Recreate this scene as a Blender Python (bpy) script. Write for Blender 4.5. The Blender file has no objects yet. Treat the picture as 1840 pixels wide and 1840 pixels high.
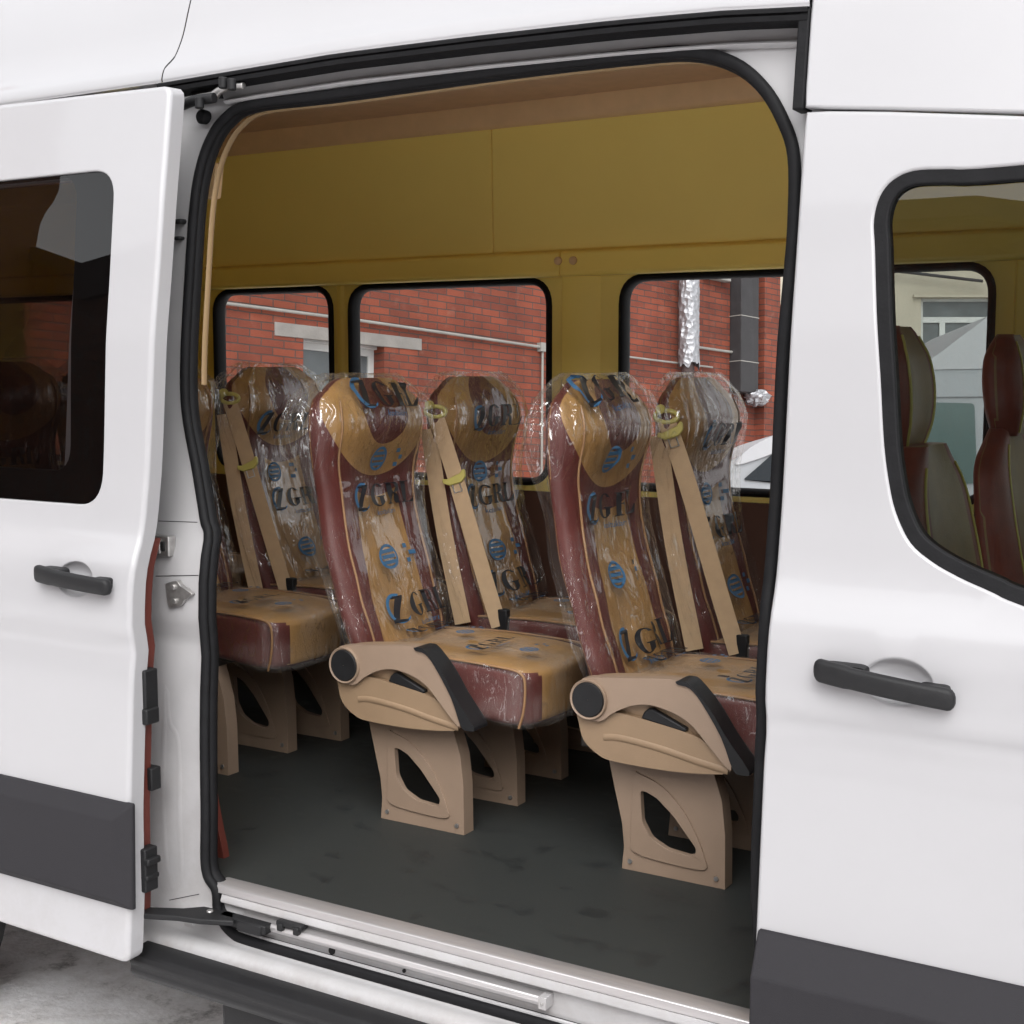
import bpy, bmesh, math, random
from math import sin, cos, pi, radians, sqrt, exp
from mathutils import Vector, Matrix, noise
from mathutils.geometry import delaunay_2d_cdt, tessellate_polygon
S = bpy.context.scene
COL = S.collection
random.seed(7)

# ------------------------------------------------------------------ camera, sky, sun, exposure
CM = [[0.859834, -0.054905, 0.507613, 2.13466], [0.510574, 0.092463, -0.854848, -2.259013], [0.0, 0.994201, 0.107536, 1.175214]]
cam = bpy.data.objects.new('camera', bpy.data.cameras.new('camera'))
COL.objects.link(cam)
cam.matrix_world = Matrix([CM[0], CM[1], CM[2], [0, 0, 0, 1]])
cam.data.sensor_width = 36
cam.data.lens = 47.935
cam.data.clip_start = .05
cam.data.clip_end = 500
S.camera = cam
S.render.resolution_x = S.render.resolution_y = 1024
W = bpy.data.worlds.new('World'); S.world = W; W.use_nodes = True
wn = W.node_tree.nodes; wl = W.node_tree.links
bg = wn['Background']
sky = wn.new('ShaderNodeTexSky'); sky.sky_type = 'NISHITA'; sky.sun_disc = False
sky.sun_elevation = radians(48); sky.sun_rotation = radians(150)
sky.air_density = 1.0; sky.dust_density = 3.0; sky.ozone_density = 1.0
hs = wn.new('ShaderNodeHueSaturation'); hs.inputs['Saturation'].default_value = .10; hs.inputs['Value'].default_value = 1.9   # grey overcast sky
wl.new(sky.outputs['Color'], hs.inputs['Color']); wl.new(hs.outputs['Color'], bg.inputs['Color'])
bg.inputs['Strength'].default_value = .13
sun = bpy.data.objects.new('sun', bpy.data.lights.new('sun', 'SUN')); COL.objects.link(sun)
sun.data.energy = .6; sun.data.angle = radians(60); sun.data.color = (1, .965, .94)
sun.rotation_euler = (radians(42), 0, radians(30))
S.view_settings.view_transform = 'Standard'; S.view_settings.look = 'None'
S.view_settings.gamma = 1.0
S.view_settings.exposure = .62
S.cycles.transparent_max_bounces = 40
S.cycles.max_bounces = 16
S.cycles.diffuse_bounces = 12
S.cycles.caustics_reflective = False
S.cycles.caustics_refractive = False
S.cycles.sample_clamp_indirect = 6.0
S.cycles.use_denoising = True

# ------------------------------------------------------------------ materials
def nodes(m): return m.node_tree.nodes, m.node_tree.links
def mat(name, col, rough=.5, metal=0., var=0., vscale=8., bump=0., bscale=60., coat=0., spec=.5, stretch=(1, 1, 1), dirt=None):
    m = bpy.data.materials.new(name); m.use_nodes = True
    n, l = nodes(m); b = n['Principled BSDF']
    b.inputs['Base Color'].default_value = (*col, 1); b.inputs['Roughness'].default_value = rough
    b.inputs['Metallic'].default_value = metal; b.inputs['Coat Weight'].default_value = coat
    b.inputs['Coat Roughness'].default_value = .04; b.inputs['Specular IOR Level'].default_value = spec
    tc = n.new('ShaderNodeTexCoord'); mp = n.new('ShaderNodeMapping'); mp.inputs['Scale'].default_value = stretch
    l.new(tc.outputs['Object'], mp.inputs['Vector'])
    if var:
        t = n.new('ShaderNodeTexNoise'); t.inputs['Scale'].default_value = vscale; t.inputs['Detail'].default_value = 6
        l.new(mp.outputs['Vector'], t.inputs['Vector'])
        r = n.new('ShaderNodeMapRange'); r.inputs[1].default_value = .3; r.inputs[2].default_value = .7
        r.inputs[3].default_value = 1 - var; r.inputs[4].default_value = 1 + var
        l.new(t.outputs['Fac'], r.inputs[0])
        x = n.new('ShaderNodeMixRGB'); x.blend_type = 'MULTIPLY'; x.inputs[0].default_value = 1
        x.inputs[1].default_value = (*col, 1); l.new(r.outputs[0], x.inputs[2]); l.new(x.outputs[0], b.inputs['Base Color'])
        r2 = n.new('ShaderNodeMapRange'); r2.inputs[3].default_value = rough * .85; r2.inputs[4].default_value = min(1, rough * 1.2)
        l.new(t.outputs['Fac'], r2.inputs[0]); l.new(r2.outputs[0], b.inputs['Roughness'])
    if bump:
        t = n.new('ShaderNodeTexNoise'); t.inputs['Scale'].default_value = bscale; t.inputs['Detail'].default_value = 5
        l.new(mp.outputs['Vector'], t.inputs['Vector'])
        bn = n.new('ShaderNodeBump'); bn.inputs['Strength'].default_value = bump; bn.inputs['Distance'].default_value = .01
        l.new(t.outputs['Fac'], bn.inputs['Height']); l.new(bn.outputs['Normal'], b.inputs['Normal'])
    return m

M = {}
M['paint'] = mat('white_paint', (.39, .387, .399), .32, coat=.55, var=.012, vscale=3)
M['jamb'] = mat('jamb_paint', (.40, .395, .40), .42, coat=.25, var=.05, vscale=9)
M['rubber'] = mat('black_rubber', (.009, .009, .010), .62, var=.2, vscale=30, bump=.1, bscale=120, spec=.16)
M['gap'] = mat('gap_black', (.006, .006, .006), .8)
M['plastic'] = mat('black_plastic', (.013, .013, .014), .5, var=.1, vscale=40, bump=.12, bscale=500, spec=.28)
M['cladding'] = mat('grey_cladding', (.024, .023, .026), .7, var=.06, vscale=30, bump=.2, bscale=700, spec=.2)
M['alu'] = mat('brushed_aluminium', (.62, .60, .60), .38, metal=.75, var=.08, vscale=14, stretch=(.3, 6, 6))
M['steel'] = mat('galvanised_steel', (.42, .41, .40), .38, metal=.8, var=.2, vscale=60)
M['floor'] = mat('vinyl_floor', (.045, .046, .047), .62, bump=.15, bscale=300)
M['mustard'] = mat('mustard_vinyl', (.90, .73, .215), .6, var=.012, vscale=5, bump=.12, bscale=420)
M['mustardb'] = mat('mustard_rail', (.92, .73, .19), .45, var=.012, vscale=12, bump=.05, bscale=160)
M['ceil'] = mat('ceiling_cloth', (.62, .42, .28), .85, var=.06, vscale=20, bump=.2, bscale=320)
M['lining'] = mat('dark_tan_lining', (.27, .18, .09), .7)
M['trim'] = mat('tan_trim', (.68, .47, .26), .6, var=.05, vscale=16)
M['redtrim'] = mat('red_trim', (.10, .020, .013), .55, var=.1, vscale=12, bump=.08, bscale=200)
M['lower'] = mat('lower_wall_trim', (.09, .04, .026), .7, var=.08, vscale=10)
M['shell'] = mat('beige_plastic', (.272, .195, .14), .5, var=.04, vscale=14, bump=.12, bscale=700)
M['shelltan'] = mat('tan_plastic', (.262, .178, .108), .5, var=.04, vscale=14, bump=.12, bscale=700)
M['seatred'] = mat('wine_red_vinyl', (.085, .0165, .0135), .42, var=.12, vscale=14, bump=.12, bscale=240)
M['seattan'] = mat('tan_vinyl', (.315, .178, .062), .45, var=.08, vscale=14, bump=.12, bscale=240)
M['piping'] = mat('tan_piping', (.27, .15, .07), .5)
M['belt'] = mat('beige_webbing', (.48, .335, .20), .75, var=.05, vscale=40, bump=.2, bscale=500)
M['buckle'] = mat('yellow_buckle_plastic', (.50, .44, .12), .35)
M['dark'] = mat('dark_frame', (.02, .017, .014), .7)
M['printblack'] = mat('black_print', (.012, .012, .015), .5)
M['printblue'] = mat('blue_print', (.035, .11, .21), .5)
M['frontsider'] = mat('front_seat_red', (.17, .035, .022), .7, var=.1, vscale=20, bump=.15, bscale=300)
M['frontside'] = mat('front_seat_tan', (.22, .15, .06), .75, var=.1, vscale=20, bump=.15, bscale=300)
M['concrete'] = mat('concrete', (.22, .205, .19), .9, var=.16, vscale=5, bump=.4, bscale=30)
M['stucco'] = mat('cream_stucco', (.42, .375, .30), .9, var=.05, vscale=1.2, bump=.2, bscale=20)
M['whitepaint'] = mat('white_window_paint', (.5, .5, .49), .5, var=.06, vscale=4)
M['conduit'] = mat('grey_pipe_paint', (.26, .25, .23), .6, var=.12, vscale=6)
M['snow'] = mat('snow', (.42, .42, .44), .8, var=.03, vscale=3, bump=.4, bscale=9)
M['carpaint'] = mat('pale_car_paint', (.30, .31, .33), .35, coat=.4)
M['cardark'] = mat('dark_car_glass', (.03, .035, .04), .1)
M['cargreen'] = mat('teal_car_glass', (.085, .125, .122), .12)
M['oldpipe'] = mat('dark_pipe', (.05, .03, .028), .6, var=.3, vscale=20)
M['shaft'] = mat('dark_duct', (.03, .028, .03), .7, var=.2, vscale=6)
M['paneglass'] = mat('grey_window_pane', (.09, .10, .105), .12, var=.2, vscale=3)
M['paper'] = mat('pale_paper', (.55, .55, .56), .8)
M['tyre'] = mat('tyre_rubber', (.02, .02, .02), .8, bump=.3, bscale=80)
M['roofing'] = mat('dark_roofing', (.06, .05, .05), .7, var=.2, vscale=3)

def glass(name, tint, fres=1.5, rough=.0, haze=0.):
    m = bpy.data.materials.new(name); m.use_nodes = True; n, l = nodes(m)
    n.remove(n['Principled BSDF']); out = n['Material Output']
    t = n.new('ShaderNodeBsdfTransparent'); t.inputs['Color'].default_value = (*tint, 1)
    g = n.new('ShaderNodeBsdfGlossy'); g.inputs['Roughness'].default_value = rough
    f = n.new('ShaderNodeFresnel'); f.inputs['IOR'].default_value = fres
    x = n.new('ShaderNodeMixShader'); l.new(f.outputs[0], x.inputs[0]); l.new(t.outputs[0], x.inputs[1]); l.new(g.outputs[0], x.inputs[2])
    l.new(x.outputs[0], out.inputs['Surface']); return m
M['glass'] = glass('clear_green_glass', (.46, .50, .48), 1.65)
M['glassdark'] = glass('privacy_glass', (.47, .44, .435), 1.55)
M['glassclear'] = glass('clear_glass', (.78, .79, .785), 1.3)

# road grime: a brown film of spatter low on the painted parts
def grime(key, z0, z1, amt, col=(.20, .165, .14)):
    m = M[key]; n, l = nodes(m); b = n['Principled BSDF']; src = b.inputs['Base Color'].links[0].from_socket
    tc = n.new('ShaderNodeTexCoord'); ns = n.new('ShaderNodeTexNoise'); ns.inputs['Scale'].default_value = 7; ns.inputs['Detail'].default_value = 12; ns.inputs['Roughness'].default_value = .78; l.new(tc.outputs['Object'], ns.inputs['Vector'])
    sx = n.new('ShaderNodeSeparateXYZ'); l.new(tc.outputs['Object'], sx.inputs[0])
    r = n.new('ShaderNodeMapRange'); r.inputs[1].default_value = z0; r.inputs[2].default_value = z1; r.inputs[3].default_value = amt; r.inputs[4].default_value = 0; l.new(sx.outputs[2], r.inputs[0])
    q = n.new('ShaderNodeMapRange'); q.inputs[1].default_value = .42; q.inputs[2].default_value = .68; l.new(ns.outputs['Fac'], q.inputs[0])
    k = n.new('ShaderNodeMath'); k.operation = 'MULTIPLY'; l.new(r.outputs[0], k.inputs[0]); l.new(q.outputs[0], k.inputs[1])
    x = n.new('ShaderNodeMixRGB'); x.inputs[2].default_value = (*col, 1); l.new(k.outputs[0], x.inputs[0]); l.new(src, x.inputs[1]); l.new(x.outputs[0], b.inputs['Base Color'])
grime('paint', -.14, .25, .22)
M['sill'] = mat('sill_paint', (.40, .395, .40), .4, coat=.2, var=.05, vscale=9); grime('sill', -.165, -.10, .8, (.17, .13, .10))
grime('jamb', -.12, .5, .35)

# crinkled clear film: mostly see-through, glossy creases, slight milky haze
def film(name, lo, hi, h0, h1):
    m = bpy.data.materials.new(name); m.use_nodes = True; n, l = nodes(m)
    n.remove(n['Principled BSDF']); out = n['Material Output']
    tc = n.new('ShaderNodeTexCoord'); mp = n.new('ShaderNodeMapping'); mp.inputs['Scale'].default_value = (1.5, 1.5, .4)
    l.new(tc.outputs['Object'], mp.inputs['Vector'])
    n1 = n.new('ShaderNodeTexNoise'); n1.inputs['Scale'].default_value = 13; n1.inputs['Detail'].default_value = 2; n1.inputs['Distortion'].default_value = .8
    l.new(mp.outputs['Vector'], n1.inputs['Vector'])
    # sharp creases: folded noise, |n - .5|
    sb = n.new('ShaderNodeMath'); sb.operation = 'SUBTRACT'; sb.inputs[1].default_value = .5; l.new(n1.outputs['Fac'], sb.inputs[0])
    ab = n.new('ShaderNodeMath'); ab.operation = 'ABSOLUTE'; l.new(sb.outputs[0], ab.inputs[0])
    n3 = n.new('ShaderNodeTexNoise'); n3.inputs['Scale'].default_value = 46; n3.inputs['Detail'].default_value = 1; n3.inputs['Distortion'].default_value = 1.0; l.new(mp.outputs['Vector'], n3.inputs['Vector'])
    s3 = n.new('ShaderNodeMath'); s3.operation = 'SUBTRACT'; s3.inputs[1].default_value = .5; l.new(n3.outputs['Fac'], s3.inputs[0])
    a3 = n.new('ShaderNodeMath'); a3.operation = 'ABSOLUTE'; l.new(s3.outputs[0], a3.inputs[0])
    hsum = n.new('ShaderNodeMath'); hsum.operation = 'MULTIPLY_ADD'; hsum.inputs[1].default_value = .12; l.new(a3.outputs[0], hsum.inputs[0]); l.new(ab.outputs[0], hsum.inputs[2])
    amin = n.new('ShaderNodeMath'); amin.operation = 'MINIMUM'; l.new(ab.outputs[0], amin.inputs[0]); l.new(a3.outputs[0], amin.inputs[1])
    mask = n.new('ShaderNodeTexNoise'); mask.inputs['Scale'].default_value = 6; l.new(tc.outputs['Object'], mask.inputs['Vector'])
    mr = n.new('ShaderNodeMapRange'); mr.inputs[1].default_value = .44; mr.inputs[2].default_value = .62; mr.inputs[3].default_value = lo; mr.inputs[4].default_value = hi
    sz = n.new('ShaderNodeSeparateXYZ'); l.new(tc.outputs['Object'], sz.inputs[0])
    zt = n.new('ShaderNodeMapRange'); zt.inputs[1].default_value = .88; zt.inputs[2].default_value = 1.1; zt.inputs[3].default_value = 0; zt.inputs[4].default_value = .12   # bunched up most round the headrest
    l.new(sz.outputs[2], zt.inputs[0])
    ma = n.new('ShaderNodeMath'); ma.operation = 'ADD'; l.new(mask.outputs['Fac'], ma.inputs[0]); l.new(zt.outputs[0], ma.inputs[1])
    l.new(ma.outputs[0], mr.inputs[0])
    bn = n.new('ShaderNodeBump'); bn.inputs['Distance'].default_value = .03
    l.new(mr.outputs[0], bn.inputs['Strength']); l.new(hsum.outputs[0], bn.inputs['Height'])
    t = n.new('ShaderNodeBsdfTransparent'); t.inputs['Color'].default_value = (.985, .98, .97, 1)
    g = n.new('ShaderNodeBsdfGlossy'); g.inputs['Roughness'].default_value = .06; l.new(bn.outputs[0], g.inputs['Normal'])
    d = n.new('ShaderNodeBsdfDiffuse'); d.inputs['Color'].default_value = (.75, .72, .68, 1); l.new(bn.outputs[0], d.inputs['Normal'])
    f = n.new('ShaderNodeFresnel'); f.inputs['IOR'].default_value = 1.35
    cr = n.new('ShaderNodeMapRange'); cr.inputs[1].default_value = .0; cr.inputs[2].default_value = .016; cr.inputs[3].default_value = .42; cr.inputs[4].default_value = 0   # shine sits on the creases
    l.new(amin.outputs[0], cr.inputs[0])
    cm = n.new('ShaderNodeMath'); cm.operation = 'MULTIPLY'; l.new(cr.outputs[0], cm.inputs[0]); l.new(mr.outputs[0], cm.inputs[1])
    fm = n.new('ShaderNodeMath'); fm.operation = 'MULTIPLY_ADD'; fm.inputs[1].default_value = .11; fm.use_clamp = True
    l.new(f.outputs[0], fm.inputs[0]); l.new(cm.outputs[0], fm.inputs[2])
    hz = n.new('ShaderNodeMapRange'); hz.inputs[1].default_value = .4; hz.inputs[2].default_value = .7; hz.inputs[3].default_value = h0; hz.inputs[4].default_value = h1
    l.new(mask.outputs['Fac'], hz.inputs[0])
    x1 = n.new('ShaderNodeMixShader'); l.new(hz.outputs[0], x1.inputs[0]); l.new(t.outputs[0], x1.inputs[1]); l.new(d.outputs[0], x1.inputs[2])
    x2 = n.new('ShaderNodeMixShader'); l.new(fm.outputs[0], x2.inputs[0]); l.new(x1.outputs[0], x2.inputs[1]); l.new(g.outputs[0], x2.inputs[2])
    l.new(x2.outputs[0], out.inputs['Surface']); return m
M['film'] = film('clear_plastic_film', .05, .8, .006, .04)
M['filmseat'] = film('crinkled_plastic_film', .35, 1., .02, .16)

# seat cover: wine red vinyl with tan panels, laid out on the UV map (u = side to side, v = height in metres)
def seat_cover(name, red, tan, style):
    m = mat(name, red, .45, bump=.12, bscale=240); n, l = nodes(m); b = n['Principled BSDF']
    uv = n.new('ShaderNodeUVMap'); sx = n.new('ShaderNodeSeparateXYZ'); l.new(uv.outputs[0], sx.inputs[0])
    def mth(op, a, b2=None, clamp=False):
        q = n.new('ShaderNodeMath'); q.operation = op; q.use_clamp = clamp
        for i, v in enumerate((a, b2)):
            if v is None: continue
            if isinstance(v, (int, float)): q.inputs[i].default_value = v
            else: l.new(v, q.inputs[i])
        return q.outputs[0]
    a = mth('ABSOLUTE', sx.outputs[0]); z = sx.outputs[1]
    def ell(ra, z0, rz):
        e = mth('ADD', mth('POWER', mth('DIVIDE', a, ra), 2), mth('POWER', mth('DIVIDE', mth('SUBTRACT', z, z0), rz), 2))
        return mth('LESS_THAN', e, 1)
    if style == 'bus':
        panel = mth('LESS_THAN', a, mth('ADD', mth('MULTIPLY', mth('SUBTRACT', .82, z), .42), .44))
        e3 = ell(1.12, 1.08, .255); e2 = ell(.99, 1.09, .21); e1 = ell(.44, 1.07, .105)
        # tan = panel, minus e3, plus e2, minus e1
        fac = mth('MULTIPLY', panel, mth('SUBTRACT', 1, e3)); fac = mth('MAXIMUM', fac, e2); fac = mth('MULTIPLY', fac, mth('SUBTRACT', 1, e1))
    else:
        fac = mth('LESS_THAN', a, .58)
    ns = n.new('ShaderNodeTexNoise'); ns.inputs['Scale'].default_value = 16; ns.inputs['Detail'].default_value = 5
    tc = n.new('ShaderNodeTexCoord'); l.new(tc.outputs['Object'], ns.inputs['Vector'])
    r = n.new('ShaderNodeMapRange'); r.inputs[1].default_value = .3; r.inputs[2].default_value = .7; r.inputs[3].default_value = .86; r.inputs[4].default_value = 1.12; l.new(ns.outputs['Fac'], r.inputs[0])
    x = n.new('ShaderNodeMixRGB'); x.inputs[1].default_value = (*red, 1); x.inputs[2].default_value = (*tan, 1); l.new(fac, x.inputs[0])
    y = n.new('ShaderNodeMixRGB'); y.blend_type = 'MULTIPLY'; y.inputs[0].default_value = 1; l.new(x.outputs[0], y.inputs[1]); l.new(r.outputs[0], y.inputs[2])
    l.new(y.outputs[0], b.inputs['Base Color']); return m
M['seat'] = seat_cover('two_tone_seat_vinyl', (.085, .0165, .0135), (.315, .178, .062), 'bus')
M['frontseat'] = seat_cover('two_tone_front_seat_cloth', (.17, .035, .022), (.22, .15, .06), 'front')

def bricks(name, c1, c2, mort, bw=.26, rh=.077):
    m = bpy.data.materials.new(name); m.use_nodes = True; n, l = nodes(m); b = n['Principled BSDF']; b.inputs['Roughness'].default_value = .9
    tc = n.new('ShaderNodeTexCoord')
    wob = n.new('ShaderNodeTexNoise'); wob.inputs['Scale'].default_value = 9; l.new(tc.outputs['Object'], wob.inputs['Vector'])
    wm = n.new('ShaderNodeVectorMath'); wm.operation = 'MULTIPLY_ADD'; wm.inputs[1].default_value = (.012, .012, 0); l.new(wob.outputs['Color'], wm.inputs[0]); l.new(tc.outputs['Object'], wm.inputs[2])
    bt = n.new('ShaderNodeTexBrick'); bt.inputs['Scale'].default_value = 1; bt.inputs['Brick Width'].default_value = bw; bt.inputs['Row Height'].default_value = rh
    bt.inputs['Mortar Size'].default_value = .006; bt.inputs['Mortar Smooth'].default_value = .3; bt.inputs['Bias'].default_value = -.1
    bt.inputs['Color1'].default_value = (*c1, 1); bt.inputs['Color2'].default_value = (*c2, 1); bt.inputs['Mortar'].default_value = (*mort, 1)
    l.new(wm.outputs[0], bt.inputs['Vector'])
    ns = n.new('ShaderNodeTexNoise'); ns.inputs['Scale'].default_value = 2.2; ns.inputs['Detail'].default_value = 8; l.new(tc.outputs['Object'], ns.inputs['Vector'])
    r = n.new('ShaderNodeMapRange'); r.inputs[1].default_value = .3; r.inputs[2].default_value = .7; r.inputs[3].default_value = .72; r.inputs[4].default_value = 1.22; l.new(ns.outputs['Fac'], r.inputs[0])
    x = n.new('ShaderNodeMixRGB'); x.blend_type = 'MULTIPLY'; x.inputs[0].default_value = 1; l.new(bt.outputs['Color'], x.inputs[1]); l.new(r.outputs[0], x.inputs[2])
    # pale lime stains
    n2 = n.new('ShaderNodeTexNoise'); n2.inputs['Scale'].default_value = 5; n2.inputs['Detail'].default_value = 9; n2.inputs['Roughness'].default_value = .7; l.new(tc.outputs['Object'], n2.inputs['Vector'])
    r2 = n.new('ShaderNodeMapRange'); r2.inputs[1].default_value = .56; r2.inputs[2].default_value = .74; r2.inputs[3].default_value = 0; r2.inputs[4].default_value = .4; l.new(n2.outputs['Fac'], r2.inputs[0])
    y = n.new('ShaderNodeMixRGB'); y.inputs[2].default_value = (.24, .13, .10, 1); l.new(r2.outputs[0], y.inputs[0]); l.new(x.outputs[0], y.inputs[1])
    l.new(y.outputs[0], b.inputs['Base Color'])
    bn = n.new('ShaderNodeBump'); bn.invert = True; bn.inputs['Strength'].default_value = .7; bn.inputs['Distance'].default_value = .02; l.new(bt.outputs['Fac'], bn.inputs['Height']); l.new(bn.outputs[0], b.inputs['Normal'])
    return m
M['brick'] = bricks('red_brick', (.205, .047, .023), (.13, .030, .017), (.052, .043, .04))
M['brickdark'] = bricks('dark_brick', (.13, .06, .04), (.10, .045, .03), (.10, .085, .075))

def foil():
    m = mat('crumpled_foil', (.36, .36, .38), .42, metal=.6); n, l = nodes(m); b = n['Principled BSDF']
    tc = n.new('ShaderNodeTexCoord'); v = n.new('ShaderNodeTexVoronoi'); v.inputs['Scale'].default_value = 14; l.new(tc.outputs['Object'], v.inputs['Vector'])
    bn = n.new('ShaderNodeBump'); bn.inputs['Strength'].default_value = .6; bn.inputs['Distance'].default_value = .04; l.new(v.outputs['Distance'], bn.inputs['Height']); l.new(bn.outputs[0], b.inputs['Normal'])
    return m
M['foil'] = foil()

def ground_mat():
    m = mat('trodden_snow', (.45, .42, .41), .85, bump=.55, bscale=45); n, l = nodes(m); b = n['Principled BSDF']
    tc = n.new('ShaderNodeTexCoord'); ns = n.new('ShaderNodeTexNoise'); ns.inputs['Scale'].default_value = 4.5; ns.inputs['Detail'].default_value = 14; ns.inputs['Roughness'].default_value = .74
    l.new(tc.outputs['Object'], ns.inputs['Vector'])
    cr = n.new('ShaderNodeValToRGB'); e = cr.color_ramp.elements
    e[0].position = .33; e[0].color = (.22, .21, .205, 1); e[1].position = .60; e[1].color = (.88, .87, .88, 1)
    k = cr.color_ramp.elements.new(.45); k.color = (.70, .68, .675, 1)
    l.new(ns.outputs['Fac'], cr.inputs[0]); l.new(cr.outputs[0], b.inputs['Base Color']); return m
M['ground'] = ground_mat()

# floor vinyl: scuffs and damp footprints
def floor_stains():
    m = M['floor']; n, l = nodes(m); b = n['Principled BSDF']
    tc = n.new('ShaderNodeTexCoord'); mp = n.new('ShaderNodeMapping'); mp.inputs['Scale'].default_value = (1, 1.25, 1); l.new(tc.outputs['Object'], mp.inputs['Vector'])
    ns = n.new('ShaderNodeTexNoise'); ns.inputs['Scale'].default_value = 10; ns.inputs['Detail'].default_value = 4; l.new(mp.outputs[0], ns.inputs['Vector'])
    n2 = n.new('ShaderNodeTexNoise'); n2.inputs['Scale'].default_value = 1.6; n2.inputs['Detail'].default_value = 6; l.new(tc.outputs['Object'], n2.inputs['Vector'])
    r = n.new('ShaderNodeMapRange'); r.inputs[1].default_value = .57; r.inputs[2].default_value = .72; r.inputs[3].default_value = 0; r.inputs[4].default_value = .5; l.new(ns.outputs['Fac'], r.inputs[0])
    x = n.new('ShaderNodeMixRGB'); x.inputs[1].default_value = (.0155, .018, .0175, 1); x.inputs[2].default_value = (.027, .030, .028, 1); l.new(n2.outputs['Fac'], x.inputs[0])
    y = n.new('ShaderNodeMixRGB'); y.inputs[2].default_value = (.011, .013, .015, 1); l.new(r.outputs[0], y.inputs[0]); l.new(x.outputs[0], y.inputs[1])
    l.new(y.outputs[0], b.inputs['Base Color'])
    q = n.new('ShaderNodeMapRange'); q.inputs[3].default_value = .62; q.inputs[4].default_value = .3; l.new(r.outputs[0], q.inputs[0]); l.new(q.outputs[0], b.inputs['Roughness'])
floor_stains()

# ------------------------------------------------------------------ object helpers
def link(o, parent=None):
    COL.objects.link(o)
    if parent: o.parent = parent
    return o
def tag(o, label, cat=None, group=None, kind=None):
    o['label'] = label
    if cat: o['category'] = cat
    if group: o['group'] = group
    if kind: o['kind'] = kind
    return o
def empty(name, loc=(0, 0, 0)):
    o = bpy.data.objects.new(name, None); o.empty_display_size = .1; o.location = loc; return link(o)

class MB:
    def __init__(s): s.v = []; s.f = []; s.m = []; s.n = {}; s.uv = {}; s.mats = []
    def slot(s, m):
        if m not in s.mats: s.mats.append(m)
        return s.mats.index(m)
    def add(s, vs, fs, m):
        k = len(s.v); i = s.slot(m); s.v += [tuple(v) for v in vs]
        for f in fs: s.f.append([k + q for q in f]); s.m.append(i)
        return k
    def box(s, lo, hi, m):
        x0, y0, z0 = lo; x1, y1, z1 = hi
        s.add([(x0,y0,z0),(x1,y0,z0),(x1,y1,z0),(x0,y1,z0),(x0,y0,z1),(x1,y0,z1),(x1,y1,z1),(x0,y1,z1)],
              [(0,3,2,1),(4,5,6,7),(0,1,5,4),(1,2,6,5),(2,3,7,6),(3,0,4,7)], m); return s
    def tube(s, pts, r, m, n=10, closed=False, flat=None, cap=True):
        # tube along 3D points; flat=(a,b,up): elliptical or ribbon section
        P = [Vector(p) for p in pts]; N = len(P); rings = []
        up0 = Vector(flat[2]) if flat else None
        prev = None
        for i in range(N):
            if closed: t = P[(i+1) % N] - P[i-1]
            else: t = P[min(i+1, N-1)] - P[max(i-1, 0)]
            t.normalize()
            if up0 is not None: u = up0 - t * up0.dot(t)
            elif prev is not None: u = prev - t * prev.dot(t)
            else:
                u = Vector((0,0,1)) if abs(t.z) < .9 else Vector((1,0,0)); u -= t * u.dot(t)
            u.normalize(); w = t.cross(u); prev = u
            rr = r[i] if isinstance(r, (list, tuple)) else r
            a, b = (flat[0], flat[1]) if flat else (rr, rr)
            rings.append([P[i] + u * (a * cos(2*pi*k/n)) + w * (b * sin(2*pi*k/n)) for k in range(n)])
        vs = [p for ring in rings for p in ring]; fs = []
        for i in range(N if closed else N-1):
            j = (i+1) % N
            for k in range(n): fs.append((i*n+k, i*n+(k+1) % n, j*n+(k+1) % n, j*n+k))
        if cap and not closed: fs += [tuple(range(n))[::-1], tuple((N-1)*n+k for k in range(n))]
        s.add(vs, fs, m); return s
    def slab(s, outer, holes, y0, y1, m, ax=1, side=None):
        # flat outline(s) in two axes, extruded along axis ax from y0 to y1
        def P(q, d):
            q = list(q); q.insert(ax, d); return q
        loops = [outer] + list(holes); tri = tessellate_polygon([[Vector((q[0], q[1], 0)) for q in lp] for lp in loops])
        flatp = [q for lp in loops for q in lp]; N = len(flatp)
        vs = [P(q, y0) for q in flatp] + [P(q, y1) for q in flatp]; fs = []
        for a, b, c in tri: fs += [(a, b, c), (c+N, b+N, a+N)]
        k = 0
        for lp in loops:
            L = len(lp)
            for i in range(L): fs.append((k+i, k+(i+1) % L, k+(i+1) % L+N, k+i+N))
            k += L
        s.add(vs, fs, m); return s
    def grid(s, rows, m, closed_u=False, closed_v=False):
        R = len(rows); C = len(rows[0]); fs = []
        for i in range(R - (0 if closed_v else 1)):
            for j in range(C - (0 if closed_u else 1)):
                a, b = (i+1) % R, (j+1) % C
                fs.append((i*C+j, i*C+b, a*C+b, a*C+j))
        return s.add([p for r in rows for p in r], fs, m)
    def build(s, name, parent=None, smooth=40, bevel=0, seg=2, normals=True, merge=False):
        me = bpy.data.meshes.new(name); me.from_pydata(s.v, [], s.f)
        for m in s.mats: me.materials.append(M[m] if isinstance(m, str) else m)
        me.polygons.foreach_set('material_index', s.m)
        if normals or merge:
            bm = bmesh.new(); bm.from_mesh(me)
            if merge: bmesh.ops.remove_doubles(bm, verts=bm.verts, dist=1e-5)
            if normals: bmesh.ops.recalc_face_normals(bm, faces=bm.faces)
            bm.to_mesh(me); bm.free()
        if smooth:
            me.polygons.foreach_set('use_smooth', [True] * len(me.polygons))
            if smooth < 180: me.set_sharp_from_angle(angle=radians(smooth))
        me.update()
        o = bpy.data.objects.new(name, me); link(o, parent)
        if bevel:
            b = o.modifiers.new('bevel', 'BEVEL'); b.width = bevel; b.segments = seg; b.limit_method = 'ANGLE'; b.angle_limit = radians(35)
        return o

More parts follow.
